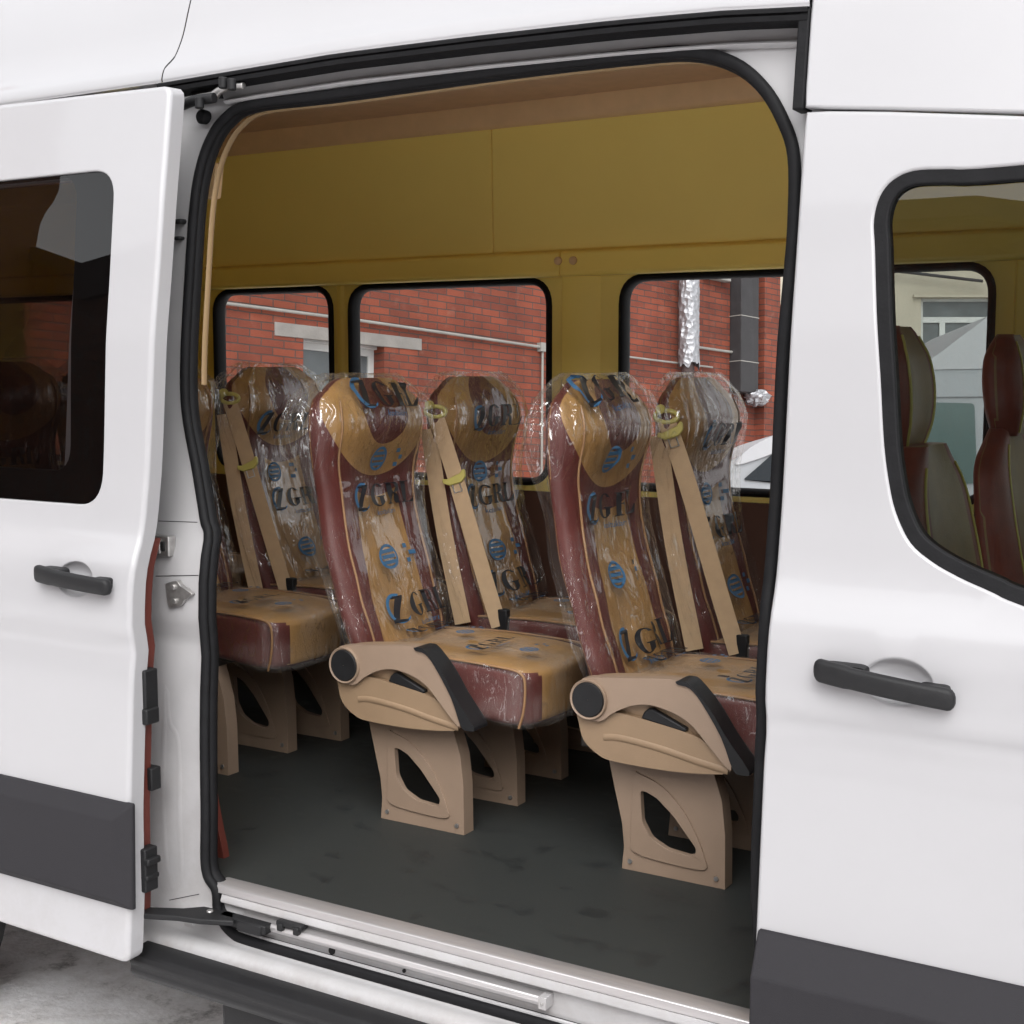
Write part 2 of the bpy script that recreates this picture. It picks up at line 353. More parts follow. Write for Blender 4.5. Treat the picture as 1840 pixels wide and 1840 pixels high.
def rnd(pts, r, n=6):
    # round the corners of a closed outline
    out = []; N = len(pts)
    for i in range(N):
        p = Vector(pts[i]); a = Vector(pts[i-1]); b = Vector(pts[(i+1) % N])
        rr = r[i] if isinstance(r, (list, tuple)) else r
        da = (a-p); db = (b-p); la, lb = da.length, db.length
        if rr <= 0: out.append(tuple(p)); continue
        k = min(rr, la*.49, lb*.49); p0 = p + da.normalized()*k; p1 = p + db.normalized()*k
        for j in range(n+1):
            t = j/n; q = p0*(1-t)**2 + p*2*t*(1-t) + p1*t*t; out.append(tuple(q))
    return out
def crom(pts, n=6, closed=True):
    P = [Vector(p) for p in pts]; N = len(P); out = []
    for i in range(N if closed else N-1):
        if closed: a, b, c, d = P[i-1], P[i], P[(i+1) % N], P[(i+2) % N]
        else: a, b, c, d = P[max(i-1, 0)], P[i], P[i+1], P[min(i+2, N-1)]
        for j in range(n):
            t = j/n; out.append(tuple(.5*((2*b)+(c-a)*t+(2*a-5*b+4*c-d)*t*t+(3*b-a-3*c+d)*t**3)))
    if not closed: out.append(tuple(P[-1]))
    return out
def interp(x, tab):
    if x <= tab[0][0]: return tab[0][1]
    for (a, b), (c, d) in zip(tab, tab[1:]):
        if x <= c: return b + (d-b)*(x-a)/(c-a)
    return tab[-1][1]
def sinterp(x, tab):
    # smoothed interpolation
    h = .03; return (interp(x-h, tab) + 2*interp(x, tab) + interp(x+h, tab)) / 4

# outer skin of the body side: y as a function of height (z = 0 is the cabin floor)
PR = [(-0.4, -0.11), (-0.2, -0.11), (-0.14, -0.1), (0, -0.088), (0.19, -0.085), (0.36, -0.073), (0.5, -0.063), (0.555, -0.052), (0.6, -0.066), (0.7, -0.058), (0.75, -0.046), (0.79, -0.027), (0.83, -0.017), (0.94, 0), (1.0, 0.006), (1.23, 0.026), (1.37, 0.046), (1.54, 0.068), (1.62, 0.08), (1.8, 0.105), (2.0, 0.16), (2.2, 0.28)]
def yo(z):
    h = .02
    return (interp(z-h, PR) + 2*interp(z, PR) + interp(z+h, PR)) / 4
def inside(p, poly):
    c = False; x, y = p; j = len(poly)-1
    for i in range(len(poly)):
        (xi, yi), (xj, yj) = poly[i], poly[j]
        if (yi > y) != (yj > y) and x < (xj-xi)*(y-yi)/(yj-yi)+xi: c = not c
        j = i
    return c
def dens(lp, d):
    out = []
    for i in range(len(lp)):
        a, b = Vector(lp[i]), Vector(lp[(i+1) % len(lp)]); k = max(1, int((b-a).length/d))
        for j in range(k): out.append(tuple(a + (b-a)*(j/k)))
    return out
def skin(name, outer, holes, yf, m, parent, depth=.03, r=.006, grid=.05, hole_depth=None, hole_r=None):
    # curved sheet-metal panel with folded edges; yf(x, z) gives the outer face
    o2 = dens(outer, .03); hs = [dens(h, .02) for h in holes]
    pts = []; edges = []
    for lp in [o2] + hs:
        k = len(pts); pts += lp; edges += [(k+i, k+(i+1) % len(lp)) for i in range(len(lp))]
    xs = [p[0] for p in o2]; zs = [p[1] for p in o2]
    nb = len(pts); x = min(xs)
    bpts = [Vector(p) for p in pts]
    zz = min(zs) + .017
    while zz < max(zs):
        x = min(xs) + .011
        while x < max(xs):
            if inside((x, zz), o2) and not any(inside((x, zz), h) for h in hs):
                q = Vector((x, zz))
                if min((q-b).length_squared for b in bpts) > .0003: pts.append((x, zz))
            x += grid*1.6
        zz += grid*.5
    V, E, F, *_ = delaunay_2d_cdt([Vector(p) for p in pts], edges, [], 0, 1e-6)
    faces = []
    for f in F:
        cx = sum(V[i].x for i in f)/3; cz = sum(V[i].y for i in f)/3
        if inside((cx, cz), o2) and not any(inside((cx, cz), h) for h in hs): faces.append(list(f))
    e = 1e-3
    def nrm(x, z):
        v = Vector((-(yf(x+e, z)-yf(x-e, z))/(2*e), 1, -(yf(x, z+e)-yf(x, z-e))/(2*e))); v = -v; return v.normalized()
    vs = [Vector((v.x, yf(v.x, v.y), v.y)) for v in V]; ns = [nrm(v.x, v.y) for v in V]
    fs = []
    for f in faces:
        a, b, c = (vs[i] for i in f)
        if (b-a).cross(c-a).y > 0: f = f[::-1]
        fs.append(f)
    # rims
    for li, lp in enumerate([o2] + hs):
        rr = r if li == 0 or hole_r is None else hole_r; dd = depth if li == 0 or hole_depth is None else hole_depth
        area = sum(lp[i][0]*lp[(i+1) % len(lp)][1]-lp[(i+1) % len(lp)][0]*lp[i][1] for i in range(len(lp)))
        sg = (1 if area > 0 else -1) * (1 if li == 0 else -1)
        L = len(lp); base = None; rings = []
        for a in (0, 22, 45, 68, 90, 999):
            k0 = len(vs)
            for i in range(L):
                t = Vector(lp[(i+1) % L])-Vector(lp[i-1]); n2 = Vector((t.y, -t.x)).normalized()*sg
                n3 = nrm(*lp[i]); o3 = Vector((n2.x, 0, n2.y)); p = Vector((lp[i][0], yf(*lp[i]), lp[i][1]))
                if a == 999: q = p + o3*rr + Vector((0, dd, 0)); nn = o3
                else: q = p + o3*(rr*sin(radians(a))) - n3*(rr*(1-cos(radians(a)))); nn = (n3*cos(radians(a))+o3*sin(radians(a))).normalized()
                vs.append(q); ns.append(nn)
            rings.append(k0)
        for a, b in zip(rings, rings[1:]):
            for i in range(L):
                j = (i+1) % L; f = [a+i, a+j, b+j, b+i]
                g = (vs[f[1]]-vs[f[0]]).cross(vs[f[3]]-vs[f[0]])
                if g.dot(ns[f[0]]+ns[f[3]]) < 0: f = f[::-1]
                fs.append(f)
    me = bpy.data.meshes.new(name); me.from_pydata([tuple(v) for v in vs], [], fs); me.materials.append(M[m])
    me.polygons.foreach_set('use_smooth', [True]*len(me.polygons)); me.update()
    me.normals_split_custom_set_from_vertices([tuple(q) for q in ns])
    o = bpy.data.objects.new(name, me); return link(o, parent)
# ------------------------------------------------------------------ setting
def sheet(name, lo, hi, z, m, label, n=1):
    b = MB(); b.add([(lo[0], lo[1], z), (hi[0], lo[1], z), (hi[0], hi[1], z), (lo[0], hi[1], z)], [(0, 1, 2, 3)], m)
    o = b.build(name, normals=False, smooth=0); tag(o, label, kind='structure'); return o
GZ = -.68
def ground():
    b = MB(); rows = []
    def axis(a, b2, c, d, n):   # fine in the middle, coarse outside
        return [a, a*.5+b2*.5] + [b2+(c-b2)*i/n for i in range(n+1)] + [c*.5+d*.5, d]
    xs = axis(-120, -4, 4, 120, 130); ys = axis(-120, -4, 3, 120, 110)
    for y in ys:
        r = []
        for x in xs:
            h = 0
            if -4 <= x <= 4 and -4 <= y <= 3:
                h = .018*noise.fractal(Vector((x*2.2, y*2.2, 0)), 1.0, 2.0, 3)
                k = max(0, noise.noise(Vector((x*1.1+3, y*1.1, 5)))-.05)
                h += k*.11*abs(noise.fractal(Vector((x*9, y*9, 2)), .8, 2.0, 3))
            r.append((x, y, GZ+h))
        rows.append(r)
    b.grid(rows, 'ground'); o = b.build('ground', normals=False, smooth=180); tag(o, 'grey trodden snow on the yard under and around the van', kind='structure')
ground()

# ------------------------------------------------------------------ the minibus
BUS = empty('minibus', (0, 0, GZ)); BUSI = Vector((0, 0, -GZ))
tag(BUS, 'white high roof minibus with its side door slid open on wrapped beige and red seats', 'minibus')
class Frame:   # parts of the bus are modelled with z = 0 at the cabin floor
    pass
def bus(o):
    o.location = BUSI + Vector(o.location); return o
def part(mb, name, parent=None, **k):
    o = mb.build(name, parent or BUS, **k)
    if parent is None or parent is BUS: bus(o)
    return o
def bskin(name, outer, holes, off, m, parent=None, **k):
    yf = off if callable(off) else (lambda x, z: yo(z)+off)
    o = skin(name, outer, holes, yf, m, parent or BUS, **k)
    if parent is None or parent is BUS: bus(o)
    return o
def extr(name, prof, x0, x1, m, parent=None, bevel=.002, **k):
    b = MB(); b.slab(prof, [], x0, x1, m, ax=0); return part(b, name, parent, bevel=bevel, **k)

# --- roof side, rear and middle, and cab roof
GUT = [(-3, 1.822), (-.2, 1.822), (.30, 1.831), (.64, 1.826), (.95, 1.818), (1.17, 1.808), (1.333, 1.794), (3, 1.75)]
ROOFP = [(.150, -.004), (.104, -.004), (.0995, -.0005), (.099, .006), (.104, .022), (.112, .034), (.135, .055), (.150, .075), (.172, .12), (.195, .19), (.225, .27), (.265, .35), (.33, .42), (.45, .47), (.65, .50), (.95, .51)]
def roof(name, x0, x1, m='paint'):
    b = MB(); rows = []; k = max(2, int((x1-x0)/.08))
    prof = crom(ROOFP, 3, False)
    prof = prof + [(1.9-p[0], p[1]) for p in prof[::-1][1:]]
    for i in range(k+1):
        x = x0+(x1-x0)*i/k; g = sinterp(x, GUT); rows.append([(x, p[0], g+p[1]) for p in prof])
    # folded edge at both seams
    for s, r in ((0, rows[0]), (1, rows[-1])):
        q = [(x+(.003 if s else -.003), y, z) for x, y, z in r]
    b.grid(rows, m)
    return part(b, name, normals=False, smooth=60)
roof('rear_roof_panel', -3.45, -.2025)
roof('side_roof_panel', -.1985, 1.3325)
def seam():
    b = MB(); prof = crom(ROOFP[2:12], 3, False); g = 1.822
    b.tube([(-.2005, p[0]+.006, g+p[1]) for p in prof], .0055, 'gap', n=6); part(b, 'roof_seam')
seam()
cabf = lambda x, z: yo(z) + (.10*(x-1.45)**2 if x > 1.45 else 0)
bskin('cab_roof_panel', [(1.339, 1.622), (1.48, 1.606), (1.70, 1.580), (2.15, 1.52), (2.15, 2.19), (1.339, 2.19)], [], cabf, 'paint', r=.006, depth=.03, grid=.06)
b = MB(); b.box((2.15, .35, 1.5), (2.2, 1.75, 2.2), 'paint'); b.box((1.36, .30, 2.185), (2.15, 1.7, 2.2), 'paint'); b.box((2.0, .22, 1.62), (2.2, .33, 2.19), 'paint'); part(b, 'roof_front_edge')

# --- black gutter rubber along the roof edge, and the upright at its front end
def gutter():
    b = MB(); rows = []
    pr = [(.150, -.003), (.100, -.003), (.0965, -.006), (.0965, -.012), (.102, -.013), (.102, -.016), (.0965, -.017), (.0975, -.026), (.150, -.028)]
    for i in range(41):
        x = -.215+1.545*i/40; g = sinterp(x, GUT); rows.append([(x, p[0], g+p[1]) for p in pr])
    b.grid(rows, 'rubber'); part(b, 'gutter_rubber', smooth=30)
    b = MB(); P = [(yo(z)-.002, z) for z in [1.615+.02*i for i in range(10)]]
    P = P + [(y+.05, z) for y, z in P[::-1]]
    b.slab(P, [], 1.312, 1.3325, 'rubber', ax=0); part(b, 'corner_rubber', bevel=.003)
gutter()

# --- door frame sheet metal with the doorway cut out
SEAL = crom([(0.004,0.034),(0.005,0.177),(-0.003,0.367),(-0.012,0.745),(-0.041,0.829),(-0.078,0.940),(-0.112,1.048),(-0.124,1.131),(-0.127,1.245),(-0.130,1.373),(-0.130,1.526),(-0.122,1.615),(-0.098,1.684),(-0.057,1.731),(0.016,1.756),(0.253,1.756),(0.675,1.761),(0.984,1.758),(1.098,1.749),(1.177,1.720),(1.233,1.674),(1.274,1.615),(1.303,1.543),(1.311,1.425),(1.310,1.327),(1.307,1.180),(1.308,0.984),(1.308,0.885),(1.309,0.788),(1.313,0.694),(1.312,0.542),(1.314,0.445),(1.317,0.246)] + [(1.345, 0), (1.335, -.07), (1.29, -.103), (.9, -.105), (.5, -.105), (.16, -.104), (.085, -.095), (.045, -.06), (.035, -.01)], 5)
FL = .055
flange = lambda x, z: yo(z)+FL
bskin('door_frame', rnd([(-.42, -.16), (1.42, -.16), (1.42, 1.835), (-.42, 1.835)], 0), [SEAL], flange, 'jamb', depth=.02, r=.002, hole_depth=.012, hole_r=.004, grid=.05)
def seal():
    b = MB(); pts = [(x, yo(z)+FL-.004, z) for x, z in SEAL]
    b.tube(pts, 0, 'rubber', n=12, closed=True, flat=(.010, .0120, (0, 1, 0)))
    o = part(b, 'door_seal', smooth=60)
    b = MB(); P = []
    cx, cz = .68, .8
    for x, z in SEAL:
        d = Vector((cx-x, cz-z)).normalized()*.006; P.append((x+d.x, yo(z)+FL+.016, z+d.y))
    b.tube(P, 0, 'rubber', n=8, closed=True, flat=(.014, .009, (0, 1, 0))); part(b, 'inner_seal_lip', smooth=60)
    # tan inner lining that shows behind the seal on the left and above
    b = MB(); P = []
    for x, z in SEAL:
        if z > 1.12:
            d = Vector((cx-x, cz-z)).normalized()*.008; P.append((x+d.x, yo(z)+FL+.052, z+d.y))
    i = max(range(len(P)), key=lambda i: (Vector(P[(i+1) % len(P)])-Vector(P[i])).length); P = P[i+1:]+P[:i+1]
    b.tube(P, 0, 'lining', n=8, flat=(.009, .004, (0, 1, 0))); part(b, 'doorway_lining', smooth=60)
seal()
# channel above the doorway: white upper rail and its bright lip
def rail_top():
    b = MB(); rows = []
    for i in range(41):
        x = -.05+1.355*i/40; g = sinterp(x, GUT)
        y = yo(1.77)+FL
        rows.append([(x, y-.002, g-.062), (x, y-.016, g-.059), (x, y-.020, g-.055), (x, y-.016, g-.051), (x, y-.004, g-.049), (x, y+.01, g-.040), (x, y+.01, g-.01)])
    b.grid(rows, 'jamb'); part(b, 'upper_door_rail', smooth=40, normals=False)
rail_top()

# --- jamb details on the rear pillar
def jamb():
    y = lambda z: yo(z)+FL
    b = MB()   # pressed contour
    c = crom([(-0.129,0.421),(-0.117,0.352),(-0.090,0.317),(-0.080,0.228),(-0.080,0.123),(-0.077,0.005),(-0.098,-0.038),(-0.121,0.010),(-0.131,0.154)], 6)
    b.tube([(x, y(z)+.001, z) for x, z in c], 0, 'jamb', n=8, closed=True, flat=(.0014, .013, (0, 1, 0))); part(b, 'pressed_rib', smooth=80)
    b = MB()
    (x0, z0), (x1, z1) = [(-0.177,0.738),(-0.114,0.785)]
    b.box((x0, y(z0)-.014, z0), (x1, y(z0)+.01, z1), 'steel'); b.box((x0+.005, y(z0)-.018, z0+.012), (x1-.01, y(z0)-.012, z1-.012), 'gap'); b.box((x0+.012, y(z0)-.02, z0+.006), (x1-.022, y(z0)-.014, z1-.006), 'steel')
    part(b, 'latch_striker', bevel=.003)
    b = MB(); P = rnd([(-0.119,0.678),(-0.082,0.688),(-0.071,0.676),(-0.059,0.672),(-0.033,0.660),(-0.058,0.647),(-0.069,0.631),(-0.110,0.622)], .006, 3)
    zc = P[0][1]; b.slab(P, [], y(zc)-.012, y(zc)+.004, 'steel')
    for p in [(-0.091,0.672),(-0.088,0.640)]: b.tube([(p[0], y(zc)-.011, p[1]), (p[0], y(zc)-.018, p[1])], .007, 'steel', n=12)
    part(b, 'catch_plate', bevel=.002)
    for p, q in (([(-0.183,1.510)], [(-0.154,1.499)]), ([(-0.180,1.470)], [(-0.156,1.462)])):
        b = MB(); b.box((p[0][0], y(p[0][1])-.02, q[0][1]), (q[0][0], y(p[0][1])+.005, p[0][1]), 'plastic'); part(b, 'rubber_stop', bevel=.004)
    b = MB(); p = [(-0.042,-0.109)][0]; b.tube([(p[0], y(p[1])-.006, p[1]), (p[0], y(p[1])+.01, p[1])], [.014, .016], 'jamb', n=20); part(b, 'blanking_plug')
    for line in ([(-0.184,0.813),(-0.063,0.817)], [(-0.160,0.690),(-0.029,0.702)], [(-0.110,-0.063),(-0.019,-0.031)], [(-0.098,-0.088),(-0.091,-0.164)]):
        b = MB(); b.tube([(p[0], y(p[1])-.0003, p[1]) for p in line], .0009, 'gap', n=5); part(b, 'sealer_line')
    b = MB(); p = [(-0.116,1.741)][0]; q = (p[0], y(p[1])-.01, p[1])
    b.tube([(q[0], q[1]+.02, q[2]), (q[0], q[1]-.006, q[2]), (q[0], q[1]-.012, q[2])], [.015, .017, .012], 'rubber', n=20); part(b, 'door_buffer', smooth=50)
    b = MB(); P = [(-0.130,1.770),(-0.085,1.775),(-0.051,1.774),(-0.035,1.786),(-0.006,1.793),(0.037,1.790)]
    b.tube([(p[0], yo(p[1])+.005, p[1]) for p in P], [.012, .010, .012, .009, .007, .008], 'steel', n=10)
    for p in [(-0.050,1.753),(0.021,1.789),(0.046,1.783)]: b.tube([(p[0], .06, p[1]+.012), (p[0], .06, p[1]-.012)], .010, 'plastic', n=12)
    P = [(-0.123,1.757),(-0.083,1.765),(-0.024,1.765)]; b.tube([(p[0], yo(p[1])-.02, p[1]) for p in P], .012, 'plastic', n=10)
    P = [(-0.144,1.805),(-0.065,1.810),(-0.050,1.775),(-0.132,1.781)]; b.slab(P, [], yo(1.77)+.025, yo(1.77)+.04, 'plastic')
    part(b, 'upper_hinge_arm', bevel=.002)
    b = MB(); P = crom([(-0.105,0.179),(-0.098,0.136),(-0.084,0.070),(-0.071,0.017),(-0.069,-0.023),(-0.101,-0.038),(-0.117,-0.033),(-0.119,0.078)], 4)
    b.slab(P, [], .10, .12, 'redtrim'); part(b, 'red_pillar_trim', bevel=.003)
    b = MB(); P = [(-0.256,1.671),(-0.227,1.666),(-0.240,1.583),(-0.262,1.580)]
    b.slab(P, [], .30, .33, 'trim'); part(b, 'pillar_handle_cover', bevel=.004)
jamb()

# --- sill, step rail and running board
extr('threshold_strip', [(.012, .003), (.012, .0), (-.036, -.003), (-.040, -.012), (-.043, -.012), (-.039, .003), (-.034, .006), (.004, .006)], .03, 1.40, 'alu', bevel=.001)
extr('sill_cover', [(-.030, -.012), (-.041, -.013), (-.047, -.026), (-.046, -.032), (-.030, -.032)], .055, 1.40, 'jamb')
extr('sill_back_wall', [(-.028, -.004), (-.030, -.10), (.02, -.10), (.02, -.004)], .035, 1.40, 'jamb')
extr('lower_door_rail', [(-.032, -.044), (-.054, -.046), (-.058, -.054), (-.055, -.064), (-.032, -.060)], .12, .90, 'alu')
b = MB(); b.box((.888, -.061, -.068), (.905, -.03, -.043), 'jamb'); b.tube([(.897, -.060, -.056), (.897, -.064, -.056)], .003, 'steel', n=8); part(b, 'rail_end_bracket', bevel=.002)
for x in (.36, .55):
    b = MB(); b.tube([(x, -.029, -.082), (x, -.033, -.082)], .008 if x < .5 else .004, 'gap', n=14); part(b, 'drain_hole')
b = MB(); b.box((.23, -.062, -.042), (.30, -.035, -.030), 'plastic'); b.box((.235, -.066, -.052), (.25, -.05, -.034), 'plastic'); b.box((.28, -.066, -.052), (.295, -.05, -.034), 'plastic'); part(b, 'rail_roller', bevel=.003)
extr('outer_sill', [(-.040, -.085), (-.046, -.108), (-.056, -.116), (-.075, -.116), (-.090, -.122), (-.098, -.134), (-.099, -.16), (-.09, -.19), (-.0, -.19), (-.03, -.10)], -.38, 1.40, 'sill', bevel=.006, seg=3)
extr('running_board', [(-.092, -.141), (-.125, -.142), (-.148, -.150), (-.157, -.168), (-.152, -.178), (-.155, -.192), (-.142, -.212), (-.06, -.218), (-.06, -.16)], -.125, 1.40, 'plastic', bevel=.008, seg=3)
b = MB(); b.slab([(.10, -.21), (.34, -.21), (.34, -.30), (.31, -.34), (.14, -.34), (.10, -.30)], [], -.10, .14, 'plastic', ax=1); part(b, 'step_bracket', bevel=.01)

# --- lower roller arm of the sliding door
b = MB()
P = [(-0.139,-0.147),(-0.018,-0.087),(0.013,-0.057),(0.099,-0.050),(0.130,-0.085),(0.060,-0.116),(0.005,-0.128),(-0.110,-0.174)]
b.slab(P, [], -.058, -.045, 'plastic', ax=2)
b.box((.075, -.075, -.066), (.21, -.048, -.045), 'plastic'); b.box((.13, -.078, -.070), (.20, -.066, -.046), 'plastic')
b.tube([(.05, -.075, -.047), (.05, -.075, -.040)], .008, 'steel', n=12)
part(b, 'lower_roller_arm', bevel=.003)

# finger cups pressed into both doors behind the handles
CUPF = [(1.561,0.660)][0]; CUPS = [(-0.245,0.698)][0]
def cup_rim(c): return [(c[0]+.060*cos(2*pi*k/44), c[1]+.042*sin(2*pi*k/44)) for k in range(44)]
# --- sliding door, open: stands proud of the body side
SD = bus(empty('sliding_door')); SD.parent = BUS
SO = -.11
WX = [(-0.201,1.243)][0][0]; WB = [(-0.349,0.857)][0][1]; WT = [(-0.378,1.615)][0][1]
WIN = rnd([(-1.36, WB), (WX, WB), (WX-.018, WT), (-1.36, WT)], .075, 8)
bskin('door_panel', rnd([(-1.45, -.118), (-.082, -.132), (-.082, 1.772), (-1.45, 1.800)], .012, 3), [WIN, cup_rim(CUPS)], SO, 'paint', SD, depth=.045, r=.012, hole_depth=.012, hole_r=.004, grid=.05)
bskin('window_glass', WIN, [], SO+.008, 'glassdark', SD, depth=0, r=.0005)
bskin('window_surround', rnd([(-1.42, .80), (-.14, .80), (-.14, 1.68), (-1.42, 1.68)], .03), [rnd([(-1.3, .93), (-.335, .93), (-.365, 1.61), (-1.3, 1.61)], .06, 6)], SO+.022, 'gap', SD, depth=.02, r=.001, grid=.1)
def clad(parent, x0, x1, z0, z1, off, proud, ins):
    # moulded guard: stepped edge, wide chamfer, flat face
    b = MB(); rows = []; l, r, d, u = ins; n = 10
    def loop(a0, a1, b0, b1, p):
        q = [(a0, b0), (a1, b0), (a1, b1), (a0, b1)]; return [(x, yo(z)*(1 if p < .01 else .5)+(yo(z1)*.5 if p >= .01 else 0)+off-p, z) for x, z in q]
    for lp in (loop(x0, x1, z0, z1, -.004), loop(x0, x1, z0, z1, .006), loop(x0+l, x1-r, z0+d, z1-u, proud)): rows.append(lp)
    b.grid(rows, 'cladding', closed_u=True); b.f.append([8, 9, 10, 11]); b.m.append(0)
    return b.build('side_cladding', parent, bevel=.004, seg=3)
CX = [(-0.054,0.091)][0][0]
clad(SD, -1.4, CX, -.018, .220, SO, .030, (.03, .034, .022, .034))
def trimback():
    b = MB(); zs = [-.05+.06*i for i in range(15)]
    P = [(yo(z)+SO+.046, z) for z in zs] + [(yo(z)+SO+.082, z) for z in zs[::-1]]
    b.slab(P, [], -1.4, -.085, 'redtrim', ax=0); o = b.build('door_trim', SD, bevel=.004)
    for p, w, h in (([(-0.069,0.450)][0], .02, .055), ([(-0.062,0.401)][0], .016, .018), ([(-0.064,0.055)][0], .02, .05), ([(-0.055,0.076)][0], .022, .008), ([(-0.059,0.039)][0], .02, .006)):
        b = MB(); b.box((p[0]-w, yo(p[1])-.075, p[1]-h), (p[0]+w*.35, yo(p[1])-.035, p[1]+h), 'plastic'); b.build('door_latch', SD, bevel=.004)
    b = MB(); p = [(-0.084,0.251)][0]; b.box((p[0]-.03, yo(p[1])-.04, p[1]-.026), (p[0]+.012, yo(p[1])-.01, p[1]+.026), 'plastic'); b.build('door_connector', SD, bevel=.003)
trimback()
def handle(parent, P0, P1, off, zs):
    # bar handle over a scooped recess; runs along x
    x0, z0 = P0; x1, z1 = P1
    b = MB(); rows = []; N = 28
    for i in range(N+1):
        t = .5-.5*cos(pi*i/N); x = x0+(x1-x0)*t; z = z0+(z1-z0)*t
        e = max(.02, max(0, 1-(max(0, abs(t-.5)*2-.90)/.10)**2)**.5)
        lift = .018+.010*(1-(2*t-1)**2)
        h = (.0195 if t < .28 else .0180)*e
        yy = yo(z)+off-lift
        ring = []
        for k in range(14):
            a = 2*pi*k/14; cy, cz = cos(a), sin(a)
            ring.append((x, yy + .011*e*(abs(cy)**.6)*(1 if cy > 0 else -1), z + h*(abs(cz)**.6)*(1 if cz > 0 else -1)))
        rows.append(ring)
    b.grid(rows, 'plastic', closed_u=True); b.f += [list(range(14))[::-1], [N*14+k for k in range(14)]]; b.m += [0, 0]
    for xa, xb, hh in ((x0+.012, x0+.088, .0155), (x1-.062, x1-.012, .0135)):   # mounts at both ends
        zz = z0+(z1-z0)*((xa+xb)/2-x0)/(x1-x0); r2 = []
        for yy, g in ((off+.004, 1), (off-.010, 1), (off-.020, .85)):
            r2.append([(xa+(xb-xa)*(.5+.5*(1 if cos(t) > 0 else -1)*abs(cos(t))**.35), yo(zz)+yy, zz+.003+hh*g*(1 if sin(t) > 0 else -1)*abs(sin(t))**.45) for t in [2*pi*k/28 for k in range(28)]])
        b.grid(r2, 'plastic', closed_u=True)
    o = b.build('door_handle', parent, smooth=50)
    return o
def recess(parent, c, off, rx, rz):
    # scooped dish behind the handle
    b = MB(); rows = []
    for i in range(13):
        q = i/12; rows.append([(c[0]+rx*q*cos(2*pi*k/40), yo(c[1]+rz*q*sin(2*pi*k/40))+off-.0022*(1-q**6)-.0004, c[1]+rz*q*sin(2*pi*k/40)) for k in range(40)])
    b.grid(rows, 'paint', closed_u=True)
    o = b.build('handle_recess', parent, smooth=180, normals=False)
h = [(-0.352,0.707),(-0.112,0.692)]
handle(SD, h[0], h[1], SO, 0)

# --- front door
FD = bus(empty('front_door')); FD.parent = BUS
FO = crom([(1.635,1.496),(1.582,1.499),(1.528,1.500),(1.492,1.486),(1.470,1.458),(1.462,1.417),(1.467,1.366),(1.477,1.263),(1.490,1.152),(1.502,1.041),(1.516,0.968),(1.531,0.923),(1.557,0.879),(1.595,0.850),(1.641,0.828),(1.694,0.809),(1.747,0.791)] + [(2.0, .725), (2.25, .68), (2.38, .72), (2.36, 1.05), (2.2, 1.35), (2.08, 1.475), (1.85, 1.497)], 4)
def inset(lp, d):
    area = sum(lp[i][0]*lp[(i+1) % len(lp)][1]-lp[(i+1) % len(lp)][0]*lp[i][1] for i in range(len(lp))); sg = 1 if area > 0 else -1
    out = []
    for i in range(len(lp)):
        t = Vector(lp[(i+1) % len(lp)])-Vector(lp[i-1]); n2 = Vector((t.y, -t.x)).normalized()*sg; out.append((lp[i][0]-n2.x*d, lp[i][1]-n2.y*d))
    return out
FI = inset(FO, .025)
frontf = lambda x, z: yo(z)
bskin('door_panel', [(1.343, -.19), (2.5, -.19), (2.5, 1.36), (2.2, 1.46), (1.95, 1.525), (1.70, 1.562), (1.48, 1.590), (1.343, 1.604)], [FO, cup_rim(CUPF)], 0, 'paint', FD, depth=.04, r=.008, hole_depth=.02, hole_r=.006, grid=.05)
bskin('window_rubber', FO, [FI], .004, 'rubber', FD, depth=.03, r=.001, hole_depth=.03, hole_r=.004, grid=.3)
bskin('window_glass', inset(FI, -.002), [], .016, 'glass', FD, depth=0, r=.0005)
clad(FD, 1.342, 2.45, .0, .203, 0, .062, (.008, .02, .03, .062))
h = [(1.426,0.670),(1.659,0.645)]
handle(FD, h[0], h[1], 0, 0)
def dish():
    # dished cup pressed into the door behind the handle grip
    for par, c, off in ((FD, CUPF, 0.), (SD, CUPS, SO)):
        b = MB(); rows = []
        for i in range(15):
            q = i/14; r = []
            for k in range(44):
                a = 2*pi*k/44; z = c[1]+.0425*q*sin(a); r.append((c[0]+.0605*q*cos(a), yo(z)+off+.0035+.026*(1-q**2.6), z))
            rows.append(r)
        b.grid(rows, 'paint', closed_u=True); b.build('handle_cup', par, smooth=180, normals=False)
dish()
b = MB(); b.box((2.5, -.03, -.19), (2.9, .1, .8), 'paint'); part(b, 'front_wing', bevel=.03)

# --- rear quarter behind the open door, with its own window
QW = rnd([(-1.5, .80), (-.455, .80), (-.455, 1.62), (-1.5, 1.62)], .03, 6)
bskin('rear_quarter_panel', [(-3.4, -.08), (-.44, -.12), (-.44, 1.81), (-3.4, 1.81)], [QW], .002, 'paint', depth=.03, r=.004, grid=.08)
bskin('rear_side_window', QW, [], .012, 'glassdark', depth=0, r=.0005)

